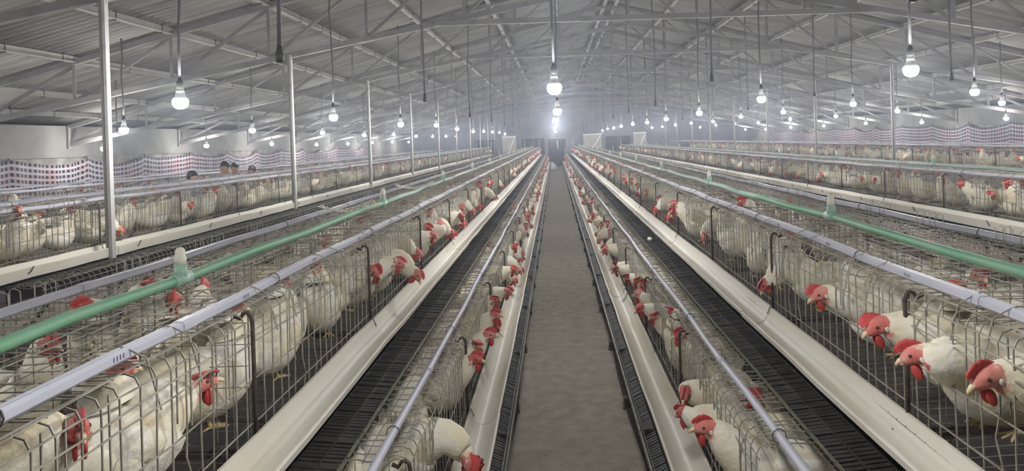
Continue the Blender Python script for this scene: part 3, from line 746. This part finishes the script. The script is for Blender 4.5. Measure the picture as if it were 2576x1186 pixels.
def hen_body(pose, yaw, sub=3, n=14):
    rings, Hm = hen_rings(pose, yaw, sub); k = len(rings); V = []; S = []; ih = 8 * sub
    for i, (x, y, z, a, b) in enumerate(rings):
        p = Vector((x, y, z)); t = (Vector(rings[min(i + 1, k - 1)][:3]) - Vector(rings[max(i - 1, 0)][:3])).normalized()
        s = Vector((0, 0, 1)).cross(t)
        if s.length < .2: s = Vector((0, 1, 0))
        s.normalize(); up = t.cross(s)
        a, b = max(a, .002), max(b, .002)
        for m in range(n):
            q_ = 2 * PI * m / n; cu = math.sin(q_)
            V.append(p + s * (math.cos(q_) * a) + up * (cu * b))
            if i >= ih + sub: sk = .62 if (cu < .8 or i > ih + sub) else .3
            elif i >= ih + 1: sk = .44 if cu < .0 else 0
            elif i >= ih - 2 * sub: sk = .12 if cu < -.3 else 0
            else: sk = .1 if (i < 2 * sub and cu < 0) else 0
            S.append(sk)
    fs = [(i * n + m, i * n + (m + 1) % n, (i + 1) * n + (m + 1) % n, (i + 1) * n + m) for i in range(k - 1) for m in range(n)]
    fs += [tuple(range(n - 1, -1, -1)), tuple((k - 1) * n + m for m in range(n))]
    return V, fs, S, Hm
def comb_geo(size, lean, n=13):
    V = []; fs = []
    for i in range(n):
        t = i / (n - 1); x = .042 - .080 * t
        env = size * (math.sin(PI * min(1, t * .92 + .10))) ** .7; hh = env * (.80 + .20 * abs(math.sin(t * PI * 4.5 + .3)))
        base = .017 + .004 * math.sin(PI * t)
        th = .0045
        for f_, l_ in ((0, 0), (.5, lean * .45), (1, lean)):
            zc = base + hh * (f_ - f_ * f_ * min(.8, abs(lean) * 15)); tt = th * (1.15 - .7 * f_)
            V += [(x, l_ * hh / .04 + tt, zc), (x, l_ * hh / .04 - tt, zc)]
    for i in range(n - 1):
        a, b = i * 6, (i + 1) * 6
        fs += [(a, b, b + 2, a + 2), (a + 2, b + 2, b + 4, a + 4), (a + 4, b + 4, b + 5, a + 5), (a + 5, b + 5, b + 3, a + 3), (a + 3, b + 3, b + 1, a + 1)]
    fs += [(0, 2, 3, 1), (2, 4, 5, 3)]; e = (n - 1) * 6; fs += [(e, e + 1, e + 3, e + 2), (e + 2, e + 3, e + 5, e + 4)]
    return V, fs
def blob(c, r, nu=8, nv=6):
    V = []; fs = []
    for a in range(nv + 1):
        th = PI * a / nv
        for b in range(nu):
            ph = 2 * PI * b / nu; V.append((c[0] + r[0] * math.sin(th) * math.cos(ph), c[1] + r[1] * math.sin(th) * math.sin(ph), c[2] - r[2] * math.cos(th) * (1 if math.cos(th) > 0 else .8)))
    fs = [(a * nu + b, a * nu + (b + 1) % nu, (a + 1) * nu + (b + 1) % nu, (a + 1) * nu + b) for a in range(nv) for b in range(nu)]
    return V, fs
def mesh_of(name, geo, m):
    b = MB(); b.add(*geo, True); return b.mesh(name, m)
COMBS = [mesh_of('comb', comb_geo(s_, l_), 'comb') for s_, l_ in ((.034, .010), (.046, .046), (.042, -.044), (.028, .02))]
WATTLE = [mesh_of('wattle', blob((.014, s_ * .009, -.040), (.013, .0055, .025)), 'comb') for s_ in (-1, 1)]
EARS = [mesh_of('ear_lobe', blob((-.018, s_ * .0235, -.012), (.008, .004, .011)), 'cap') for s_ in (-1, 1)]
EYES = [mesh_of('eye', blob((.006, s_ * .0200, .005), (.0062, .0045, .0062)), 'eye') for s_ in (-1, 1)]
bk = MB(); bk.tube([(.028, 0, -.003), (.042, 0, -.004), (.053, 0, -.009), (.058, 0, -.015)], [.010, .0075, .0048, .0012], 7, True); bk.tube([(.026, 0, -.010), (.040, 0, -.0115), (.047, 0, -.0135)], [.008, .0055, .002], 6, True); BEAK = bk.mesh('beak', 'beak')
def tail_geo():
    b = MB()
    for i in range(7):
        a = .55 + .16 * i; y = .014 * ((i % 2) * 2 - 1); L_ = .17 - .012 * abs(i - 3); w_ = .020
        P = []
        for k in range(5):
            t = k / 4; r_ = L_ * t; P.append((-.195 - r_ * math.cos(a) * .9, y * (1 - .4 * t), .19 + r_ * math.sin(a) - .02 * t * t, w_ * (.5 + 1.1 * t - 1.1 * t ** 4)))
        V = []; d = Vector((math.sin(a), 0, math.cos(a)))
        for x, yy, z, ww in P:
            V += [Vector((x, yy + .003, z)) + d * ww, Vector((x, yy + .003, z)) - d * ww, Vector((x, yy - .003, z)) - d * ww, Vector((x, yy - .003, z)) + d * ww]
        b.add(V, [(k * 4 + m, k * 4 + (m + 1) % 4, (k + 1) * 4 + (m + 1) % 4, (k + 1) * 4 + m) for k in range(4) for m in range(4)] + [(16, 17, 18, 19)], False)
    return b
TAIL = tail_geo().mesh('tail', 'feather')
def wing_geo(s_):
    V, fs = blob((0, 0, 0), (.135, .024, .066), 14, 8)
    out = []
    for x, y, z in V:
        t = (x + .135) / .27; z2 = z * (.55 + .6 * t) + .05 * (1 - t); out.append((x - .035, s_ * (.094 - .04 * (1 - t) ** 2) + y, z2 + .16))
    return out, fs
WINGS = [mesh_of('wing', wing_geo(s_), 'feather') for s_ in (-1, 1)]
def leg_geo(s_):
    b = MB(); y = s_ * .045
    b.tube([(0, y, .10), (-.015, y, .06)], [.028, .013], 7); b.tube([(-.015, y, .065), (.005, y, .012)], .0065, 6)
    for a in (-.45, 0, .45): b.tube([(.003, y, .012), (.055 * math.cos(a), y + .055 * math.sin(a), .005)], [.0055, .003], 5, True)
    b.tube([(.003, y, .012), (-.028, y, .005)], [.005, .003], 5, True)
    return b.mesh('leg', 'leg')
LEGS = [leg_geo(s_) for s_ in (-1, 1)]
BODY = {}
for ps in POSES:
    for yw in (0, .9, -.9):
        V, fs, S, Hm = hen_body(ps, yw)
        mes = []
        for m_ in ('feather', 'feather_worn'):
            b = MB(); b.add(V, fs, True); me = b.mesh('body', m_); at = me.attributes.new('skin', 'FLOAT', 'POINT'); at.data.foreach_set('value', S); mes.append(me)
        # a lighter one-piece copy for birds too small to show their parts
        V2, f2, S2, _ = hen_body(ps, yw, 2, 8)
        b = MB(); b.add(V2, f2, True); nb_ = len(b.f)
        for geo in (comb_geo(.026, .012, 7), blob((.014, .009, -.036), (.010, .005, .018), 5, 4), blob((.014, -.009, -.036), (.010, .005, .018), 5, 4)):
            b.add([Hm @ Vector(p) for p in geo[0]], geo[1], True); S2 += [0] * len(geo[0])
        nc_ = len(b.f); tb = tail_geo(); b.add(tb.v, tb.f); S2 += [0] * len(tb.v)
        me2 = b.mesh('hen', 'feather', 'comb'); me2.polygons.foreach_set('material_index', [0] * nb_ + [1] * (nc_ - nb_) + [0] * (len(b.f) - nc_))
        at = me2.attributes.new('skin', 'FLOAT', 'POINT'); at.data.foreach_set('value', S2)
        BODY[ps, yw] = (mes, Hm, me2, (list(b.v), list(b.f), nb_, nc_, S2))

LINES = {'L1u': ('L1', 1, 'upper cage left of the aisle'), 'L1b': ('L1', -1, 'rear upper cage left of the aisle'), 'L1l': ('L1', 1, 'lower cage left of the aisle'),
         'R1u': ('R1', -1, 'upper cage right of the aisle'), 'R1b': ('R1', 1, 'rear upper cage right of the aisle'), 'R1l': ('R1', -1, 'lower cage right of the aisle'),
         'L2u': ('L2', 1, 'cage, second row on the left'), 'R2u': ('R2', -1, 'cage, second row on the right'),
         'L3u': ('L3', 1, 'cage, third row on the left'), 'R3u': ('R3', -1, 'cage, third row on the right')}
birds = []                               # (line, x, y, z, yaw, pose, head yaw, scale, hero)
def hero(line, px, py, b, yaw_deg, hy=0, pose=None, sc_=1.0):
    row, s, _ = LINES[line]; cx, dz = ROWS[row]; X = cx + s * b
    p = at_x(px, py, X); zf = (LFL if line[2] == 'l' else ZFL) + dz + .012 - (.045 if line[2] == 'b' else 0)
    if pose is None:
        pose = min([k for k in POSES if k != 'crouch'], key=lambda k: abs(POSES[k][1] * sc_ + zf - p.z) + (.05 if k in ('rest',) else 0))
    Hm = BODY[pose, hy][1]; yaw = math.radians(yaw_deg) + (0 if s > 0 else PI)
    o = Matrix.Rotation(yaw, 3, 'Z') @ (Hm.translation * sc_)
    z = max(zf, min(p.z - o.z, zf + .06))
    birds.append([line, p.x - o.x, p.y - o.y, z, yaw, pose, hy, sc_, True])
N, P_, Q_ = 0, .9, -.9
# upper cages, left of the aisle
hero('L1u', 510, 1025, .53, 48, N, 'crouch', 1.1); hero('L1u', 195, 1075, .47, 10, Q_, 'crouch', 1.05); hero('L1u', 672, 880, .42, -75, N, None, 1.05); hero('L1u', 700, 785, .33, 20, P_)
hero('L1u', 948, 712, .60, 10, Q_, None, 1.05); hero('L1u', 1050, 640, .60, 15); hero('L1u', 1090, 640, .64, 25, N, 'low'); hero('L1u', 1118, 638, .66, 30, P_, 'low')
hero('L1u', 1138, 600, .64, 10); hero('L1u', 1165, 582, .64, 15); hero('L1u', 1075, 575, .57, 10); hero('L1u', 1105, 565, .58, 25); hero('L1u', 1165, 555, .60, 15, Q_)
hero('L1u', 1160, 525, .56, 5); hero('L1u', 1205, 520, .62, 10); hero('L1u', 1190, 530, .63, 20); hero('L1u', 1265, 473, .63, 10)
hero('L1u', 520, 880, .20, 100, N, 'up'); hero('L1u', 440, 880, .18, -60, N, 'up')
hero('L1b', 205, 775, .25, 70, N, 'up'); hero('L1b', 355, 735, .22, -80, N, 'up'); hero('L1b', 130, 905, .1, 160, N, 'mid')
# upper cages, right of the aisle
hero('R1u', 2480, 950, .62, 5, N, None, 1.12); hero('R1u', 2300, 905, .66, 20, Q_, None, 1.1); hero('R1u', 2205, 822, .66, 2, N, None, 1.08); hero('R1u', 2060, 765, .62, 3, N, None, 1.05)
hero('R1u', 1922, 740, .61, -8); hero('R1u', 2320, 830, .34, 15); hero('R1u', 1872, 610, .36, -40, N, 'up', 1.1); hero('R1u', 1772, 598, .55, 15, P_); hero('R1u', 1695, 580, .64, 0, N, 'low'); hero('R1u', 1682, 553, .60, 10)
hero('R1u', 1650, 546, .62, 0); hero('R1u', 1660, 500, .54, 0); hero('R1u', 1625, 492, .58, 10, P_); hero('R1u', 1605, 490, .60, 0); hero('R1u', 1606, 468, .56, 0); hero('R1u', 1575, 458, .60, 0); hero('R1u', 1548, 432, .57, 0); hero('R1u', 1525, 430, .58, 0)
hero('R1b', 2330, 660, .1, 100, N, 'up'); hero('R1b', 2470, 790, -.05, -100, N, 'up')
# lower cages beside the aisle
hero('L1l', 1178, 1168, 1.20, -10, Q_, None, 1.05); hero('L1l', 1198, 915, 1.14, -15, N); hero('L1l', 1205, 868, 1.13, -5, Q_); hero('L1l', 1232, 845, 1.17, 0); hero('L1l', 1245, 803, 1.16, 10); hero('L1l', 1245, 760, 1.12, 0, N)
hero('L1l', 1277, 735, 1.18, 5); hero('L1l', 1308, 688, 1.19, -5); hero('L1l', 1312, 662, 1.17, 10); hero('L1l', 1325, 592, 1.15, 0); hero('L1l', 1322, 568, 1.16, 5); hero('L1l', 1328, 553, 1.18, -5); hero('L1l', 1325, 543, 1.15, 0)
hero('R1l', 1772, 1075, 1.18, 0, N, None, 1.08); hero('R1l', 1695, 905, 1.04, -10, Q_, 'up'); hero('R1l', 1712, 925, 1.06, 25, N, 'mid'); hero('R1l', 1612, 778, 1.15, -15, N); hero('R1l', 1550, 692, 1.19, 0); hero('R1l', 1522, 628, 1.20, 10); hero('R1l', 1503, 600, 1.17, 0, Q_)
hero('R1l', 1495, 555, 1.16, 0); hero('R1l', 1482, 560, 1.2, -10); hero('R1l', 1490, 540, 1.15, 10)
# second rows
hero('L2u', 48, 600, .50, 10, Q_, 'up', 1.1); hero('L2u', 97, 598, .44, 30, N, 'up'); hero('L2u', 415, 500, .42, 60, N, 'up', 1.05); hero('L2u', 388, 500, .36, 20, N, 'up'); hero('L2u', 335, 535, .40, 40, N, 'mid'); hero('L2u', 520, 505, .40, -30, N, 'up')
hero('L2u', 543, 535, .55, 20, N, 'mid'); hero('L2u', 652, 488, .46, 0, Q_, 'up'); hero('L2u', 736, 480, .46, 20, N, 'up'); hero('L2u', 880, 452, .5, -10, N, 'up'); hero('L2u', 832, 458, .44, 30, N, 'up')
hero('R2u', 2262, 478, .5, 30, N, 'mid'); hero('R2u', 2305, 468, .45, 10, P_, 'up'); hero('R2u', 2365, 480, .46, 5, Q_, 'up'); hero('R2u', 2375, 502, .5, 0, P_, 'mid'); hero('R2u', 2498, 532, .56, 20, N, 'low'); hero('R2u', 2005, 445, .58, 0); hero('R2u', 2055, 452, .58, 10); hero('R2u', 1980, 440, .5, 0)

hero('L1u', 300, 1120, .40, 50, N, 'rest', 1.1); hero('L1u', 600, 1000, .42, 60, N, 'rest', 1.1); hero('L1u', 800, 830, .42, -70, N, 'rest', 1.08); hero('L1u', 720, 960, .40, 80, N, 'rest', 1.05)
hero('R1u', 2420, 880, .30, 70, N, 'rest', 1.1); hero('R1u', 2150, 730, .32, -60, N, 'rest', 1.08); hero('R1u', 1990, 690, .36, 80, N, 'rest', 1.05)
fr = random.Random(21)
heroes = list(birds)
def fill(line, per, i0, i1, bs, out_p, bo):
    row, s, _ = LINES[line]; cx, dz = ROWS[row]; low = line[2] == 'l'; zf = (LFL if low else ZFL) + dz + .012 - (.045 if line[2] == 'b' else 0)
    for i in range(i0, i1):
        for k in range(per):
            y = YC + U * (i + (k + .5 + fr.uniform(-.25, .25)) / per)
            out = fr.random() < out_p
            pose = fr.choice(['out', 'out', 'low', 'low', 'mid', 'down']) if out else fr.choice(['rest', 'low', 'down', 'rest'] if low else ['up', 'mid', 'rest', 'rest', 'down'])
            yaw = fr.uniform(-.45, .45) if out else fr.choice([fr.uniform(-1, 1), PI / 2 + fr.uniform(-.5, .5), -PI / 2 + fr.uniform(-.5, .5), PI + fr.uniform(-.6, .6)])
            b = bo + fr.uniform(-.03, .03) if out else fr.uniform(*bs)
            if not out and math.cos(yaw) < -.3: b = min(b, bo - .09 if not low else .82)
            if not out and math.cos(yaw) > .3: b = min(b, bo)
            x = cx + s * b
            if any(h[0] == line and abs(h[1] - x) < .16 and abs(h[2] - y) < .15 for h in heroes): continue
            birds.append([line, x, y, zf, yaw + (0 if s > 0 else PI), pose, fr.choice([0, 0, .9, -.9]), fr.uniform(.87, .92) if pose == 'up' else fr.uniform(.92, 1.06), False])
fill('L1u', 6, 0, NU, (.16, .47), .3, .37); fill('R1u', 6, 0, NU, (.16, .47), .3, .37)
fill('L1b', 3, 1, NU, (.15, .40), .2, .34); fill('R1b', 3, 1, NU, (.15, .40), .2, .34)
fill('L1l', 5, 1, NU, (.76, .93), .48, .87); fill('R1l', 5, 1, NU, (.76, .93), .48, .87)
fill('L2u', 4, 3, NU, (.18, .38), .2, .36); fill('R2u', 4, 3, NU, (.18, .38), .4, .36)
fill('L3u', 3, 6, NU - 5, (.2, .38), .1, .3); fill('R3u', 4, 6, NU - 5, (.2, .38), .2, .36)

wt = {'L1b': 1.5, 'R1b': 1.5, 'L3u': 1.6}
birds.sort(key=lambda b: math.hypot(b[1], b[2]) * wt.get(b[0], 1) - (3 if b[8] else 0))
keep, far = birds[:300], birds[300:]
# place of each bird inside its cage, for the labels
slot = {}
for b in birds: slot.setdefault((b[0], int((b[2] - YC) / U)), []).append(b)
for v in slot.values(): v.sort(key=lambda b: b[2])
STATE = {'crouch': 'crouching', 'up': 'head up', 'mid': 'neck stretched', 'out': 'reaching forward', 'low': 'head lowered', 'down': 'pecking down', 'rest': 'neck drawn in'}
LSTART = {'L1u': 0, 'R1u': 0, 'L2u': 3, 'R2u': 3, 'L3u': 6, 'R3u': 6}
child_cache = {}
for n_, b in enumerate(keep):
    line, x, y, z, yaw, pose, hy, s_, isH = b
    i = int((y - YC) / U); kk = slot[line, i].index(b)
    lab = f'white hen {STATE[pose]}, {nth(kk)} bird in {nth(i - LSTART.get(line, 1))} {LINES[line][2]}'
    full = n_ < 150
    mes, Hm, light, _ = BODY[pose, hy]
    if not full:
        o = link('hen', light, None, (x, y, z), yaw, label=lab, category='hen', group='white hens in the wire cages'); o.scale = (s_,) * 3; continue
    t = thing('hen', lab, 'hen', (x, y, z), yaw, 'white hens in the wire cages'); t.scale = (s_,) * 3
    link('body', mes[1 if fr.random() < .4 else 0], t); link('tail', TAIL, t)
    for k in (0, 1): link('wing', WINGS[k], t); link('leg', LEGS[k], t)
    for nm, me in (('comb', COMBS[n_ % 4 if not (n_ % 4 == 3 and isH) else 0]), ('beak', BEAK), ('wattle', WATTLE[0]), ('wattle', WATTLE[1]), ('eye', EYES[0]), ('eye', EYES[1]), ('ear_lobe', EARS[0]), ('ear_lobe', EARS[1])):
        o = link(nm, me, t); o.matrix_local = Hm.copy()
V, Fs, MI, SK = [], [], [], []
for line, x, y, z, yaw, pose, hy, s_, _h in far:
    v, f, nb_, nc_, S2 = BODY[pose, hy][3]; o = len(V); c, s = math.cos(yaw) * s_, math.sin(yaw) * s_
    V += [(x + p[0] * c - p[1] * s, y + p[0] * s + p[1] * c, z + p[2] * s_) for p in v]
    Fs += [tuple(k + o for k in ff) for ff in f]; MI += [0] * nb_ + [1] * (nc_ - nb_) + [0] * (len(f) - nc_); SK += S2
me = bpy.data.meshes.new('distant_hens'); me.from_pydata(V, [], Fs)
for m_ in ('feather', 'comb'): me.materials.append(M[m_])
me.polygons.foreach_set('material_index', MI); me.polygons.foreach_set('use_smooth', [True] * len(Fs))
at = me.attributes.new('skin', 'FLOAT', 'POINT'); at.data.foreach_set('value', SK); me.update()
link('distant_hens', me, None, kind='stuff', label='crowd of white hens in the far cages, too many to count', category='hens')

# ------------------------------------------------------------------ small things
net = MB()
def net_patch(px, py, L_, W_, ang, name_label):
    p = at_x(px, py, -1.62); p.y = min(p.y, 12)
    t = thing('wire_netting', name_label, 'netting', (p.x, p.y, ZT + .015), ang, 'scraps of netting on the cages')
    b = MB(); n = 9
    def f(u, v): return (L_ * (u - .5), W_ * (v - .5), .01 + .05 * (u - .5) ** 2 * 4 + .012 * math.sin(v * 5 + u * 3))
    for i in range(-n, n):
        for sg in (1, -1):
            P = []
            for k in range(13):
                v = k / 12; u = (i + .5) / n + sg * v * .5 + (.0 if sg > 0 else .5)
                if 0 <= u <= 1: P.append(f(u, v))
            if len(P) > 2: b.tube(P, .0028, 4)
    build('mesh_sheet', b, 'cap', t, kind='stuff')
    b = MB(); b.tube([f(k / 10, 0) for k in range(11)] + [f(1, k / 6) for k in range(1, 7)] + [f(1 - k / 10, 1) for k in range(1, 11)] + [f(0, 1 - k / 6) for k in range(1, 7)], .004, 4); build('rim', b, 'cap', t)
net_patch(880, 531, .42, .34, .5, 'scrap of pale diamond netting on the left upper cages, the nearer one')
net_patch(1045, 492, .42, .34, .2, 'scrap of pale diamond netting on the left upper cages, the farther one')
e = MB(); e.lathe([(.001, -.029), (.012, -.026), (.020, -.015), (.0215, 0), (.018, .015), (.010, .026), (.001, .030)], 14, axis='Y')
p = at_x(1635, 607, .91); o = build('egg', e, 'egg', label='white egg lying on the black tray right of the aisle', category='egg'); o.location = (p.x, p.y, .978); o.rotation_euler = (0, 0, .6)
# sack at the end of the aisle
b = MB(); n = 16; prof = [(.02, 0), (.19, .01), (.235, .08), (.245, .2), (.22, .33), (.15, .43), (.06, .475), (.045, .50), (.075, .545), (.01, .55)]
V = []
for r_, z in prof:
    for k in range(n):
        a = 2 * PI * k / n; rr = r_ * (1 + .09 * math.sin(3 * a + z * 9) + .05 * math.sin(7 * a - z * 14)); V.append((rr * math.cos(a) * 1.05, rr * math.sin(a) * .8, z))
b.add(V, [(i * n + k, i * n + (k + 1) % n, (i + 1) * n + (k + 1) % n, (i + 1) * n + k) for i in range(len(prof) - 1) for k in range(n)] + [tuple(range(n - 1, -1, -1)), tuple((len(prof) - 1) * n + k for k in range(n))], True)
t = thing('sack', 'bulging white sack standing at the far end of the aisle', 'sack', (-.20, 41.3, .0), .3); build('bag', b, 'sack', t)
b = MB(); b.tube([(.055 * math.cos(a), .048 * math.sin(a), .487) for a in [PI * k / 5 for k in range(11)]], .008, 5); build('tie', b, 'hook', t)
# pale stick hanging on a cord over the aisle
t = thing('hanging_stick', 'pale wooden stick hanging from a cord far down the middle aisle', 'stick', (.10, 27, 0))
b = MB(); b.tube([(-.01, 0, H - .05), (.0, 0, H - .25), (.02, 0, H - .42)], [.022, .024, .022], 8, True); build('stick', b, 'stick', t)
b = MB(); b.tube([(-.01, 0, H - .06), (.0, 0, H + 1.2), (0, 0, h_top(.1) + .15)], .008, 5); build('cord', b, 'cord', t)
# litter on the aisle floor
fb = MB(); r_ = random.Random(5)
for k in range(420):
    y = 2.6 + 36 * r_.random() ** 1.7; x = C0 + r_.uniform(-.33, .33); a = r_.uniform(0, PI); l_ = r_.uniform(.003, .013); w_ = l_ * r_.uniform(.15, .4)
    d = Vector((math.cos(a), math.sin(a), 0)); nrm = Vector((-d.y, d.x, 0)); c = Vector((x, y, .012))
    fb.add([c - d * l_, c + nrm * w_ + Vector((0, 0, .003)), c + d * l_ + Vector((0, 0, .006)), c - nrm * w_], [(0, 3, 2, 1)])
build('litter', fb, 'feather_bit', kind='stuff', label='small feathers and straw scattered on the aisle floor', category='litter')

# people behind the second row on the left: only their heads show over the cages
def remesh(o, v=.014):
    m = o.modifiers.new('skin_over', 'REMESH'); m.mode = 'VOXEL'; m.voxel_size = v; m.use_smooth_shade = True
    sm = o.modifiers.new('relax', 'SMOOTH'); sm.factor = .5; sm.iterations = 3
def person(x, y, top, rz, nod, label, shirt):
    t = thing('person', label, 'person', (x, y, 0), rz, 'people behind the second cage row'); k = top / 1.75
    t.scale = (k, k, k)
    b = MB()
    b.tube([(0, 0, .90), (0, 0, 1.02), (0, 0, 1.2), (0, 0, 1.38), (0, 0, 1.46)], [.15, .135, .155, .17, .09], 12, True, flat=.65)
    hc = Vector((.035 + .05 * nod, 0, 1.63)); rot = Matrix.Rotation(nod, 3, 'Y')
    b.tube([(0, 0, 1.42), (.01, 0, 1.5), hc + rot @ Vector((-.01, 0, -.07))], [.062, .056, .055], 10, True)
    HV, HF = blob((0, 0, 0), (.098, .075, .12), 14, 10); b.add([hc + rot @ Vector(p) for p in HV], HF, True)
    HV, HF = blob((.045, 0, -.07), (.05, .052, .05), 10, 8); b.add([hc + rot @ Vector(p) for p in HV], HF, True)
    b.tube([hc + rot @ Vector(p) for p in ((.088, 0, .02), (.108, 0, -.015), (.118, 0, -.03), (.09, 0, -.04))], [.008, .012, .016, .012], 7, True)
    for s_ in (-1, 1):
        HV, HF = blob((-.005, s_ * .078, -.01), (.022, .012, .034), 8, 6); b.add([hc + rot @ Vector(p) for p in HV], HF, True)
        HV, HF = blob((.09, s_ * .026, -.052), (.012, .018, .008), 8, 6); b.add([hc + rot @ Vector(p) for p in HV], HF, True)
        b.tube([(0, s_ * .16, 1.41), (-.02, s_ * .20, 1.26), (-.01, s_ * .215, 1.12), (.10, s_ * .20, 1.0), (.20, s_ * .17, .96)], [.055, .047, .040, .033, .026], 9, True)
        b.tube([(.19, s_ * .17, .965), (.24, s_ * .16, .95), (.27, s_ * .155, .935)], [.026, .036, .03], 8, True, flat=.5)
        for fi, (dy, L_) in enumerate(((-.028, .062), (-.010, .075), (.009, .07), (.027, .055))):
            b.tube([(.265, s_ * .155 + dy, .937), (.265 + L_ * .55, s_ * .155 + dy * 1.15, .927), (.265 + L_ * .9, s_ * .155 + dy * 1.2, .905)], [.0095, .009, .007], 6, True)
        b.tube([(.22, s_ * .135, .95), (.255, s_ * .105, .94), (.28, s_ * .095, .925)], [.011, .010, .008], 6, True)
        b.tube([(0, s_ * .085, .93), (.005, s_ * .095, .70), (.01, s_ * .10, .50), (-.01, s_ * .10, .28), (-.01, s_ * .10, .09)], [.095, .080, .058, .054, .04], 10, True)
        b.tube([(-.05, s_ * .10, .04), (.03, s_ * .105, .045), (.15, s_ * .115, .03)], [.038, .042, .028], 8, True)
    o = build('body', b, 'skin', t); remesh(o)
    for s_ in (-1, 1):
        HV, HF = blob((.082, s_ * .031, .018), (.012, .014, .009), 8, 6); e_ = MB(); e_.add([hc + rot @ Vector(p) for p in HV], HF, True); build('eye', e_, 'eye', o)
    b = MB(); HV, HF = blob((-.012, 0, .022), (.103, .086, .118), 16, 12)
    q_ = [hc + rot @ Vector((p[0], p[1], max(p[2], -.06 if p[0] < -.01 else .045 - max(0, p[0]) * .1))) for p in HV]; b.add(q_, HF, True); build('hair', b, 'hair', t)
    b = MB(); b.tube([(0, 0, .86), (0, 0, 1.02), (0, 0, 1.2), (0, 0, 1.38), (0, 0, 1.475)], [.165, .155, .172, .185, .075], 14, True, flat=.68)
    for s_ in (-1, 1): b.tube([(0, s_ * .12, 1.41), (-.005, s_ * .165, 1.405), (-.02, s_ * .205, 1.27), (-.015, s_ * .215, 1.18)], [.06, .066, .06, .058], 10, True)
    o = build('shirt', b, shirt, t); remesh(o)
    b = MB()
    for s_ in (-1, 1): b.tube([(0, s_ * .075, .97), (.005, s_ * .095, .70), (.01, s_ * .10, .50), (-.01, s_ * .10, .28), (-.01, s_ * .10, .07)], [.115, .092, .072, .066, .062], 10, True)
    o = build('trousers', b, 'trousers', t); remesh(o)
for px, py, X, rz, nod, lab, sh in ((560, 405, -6.75, -.3, .5, 'person with short black hair, head bowed, behind the second cage row, taller', 'shirt'),
                                  (588, 408, -6.95, -.7, .4, 'person with short black hair beside the taller one behind the second cage row', 'shirt'),
                                  (477, 430, -6.6, .4, .3, 'person of whom only black hair shows behind the second cage row, nearest', 'shirt'),
                                  (628, 417, -7.0, -.2, .6, 'person of whom only black hair shows behind the second cage row, farthest', 'shirt')):
    p = at_x(px, py, X); person(p.x, p.y, p.z, rz, nod, lab, sh)
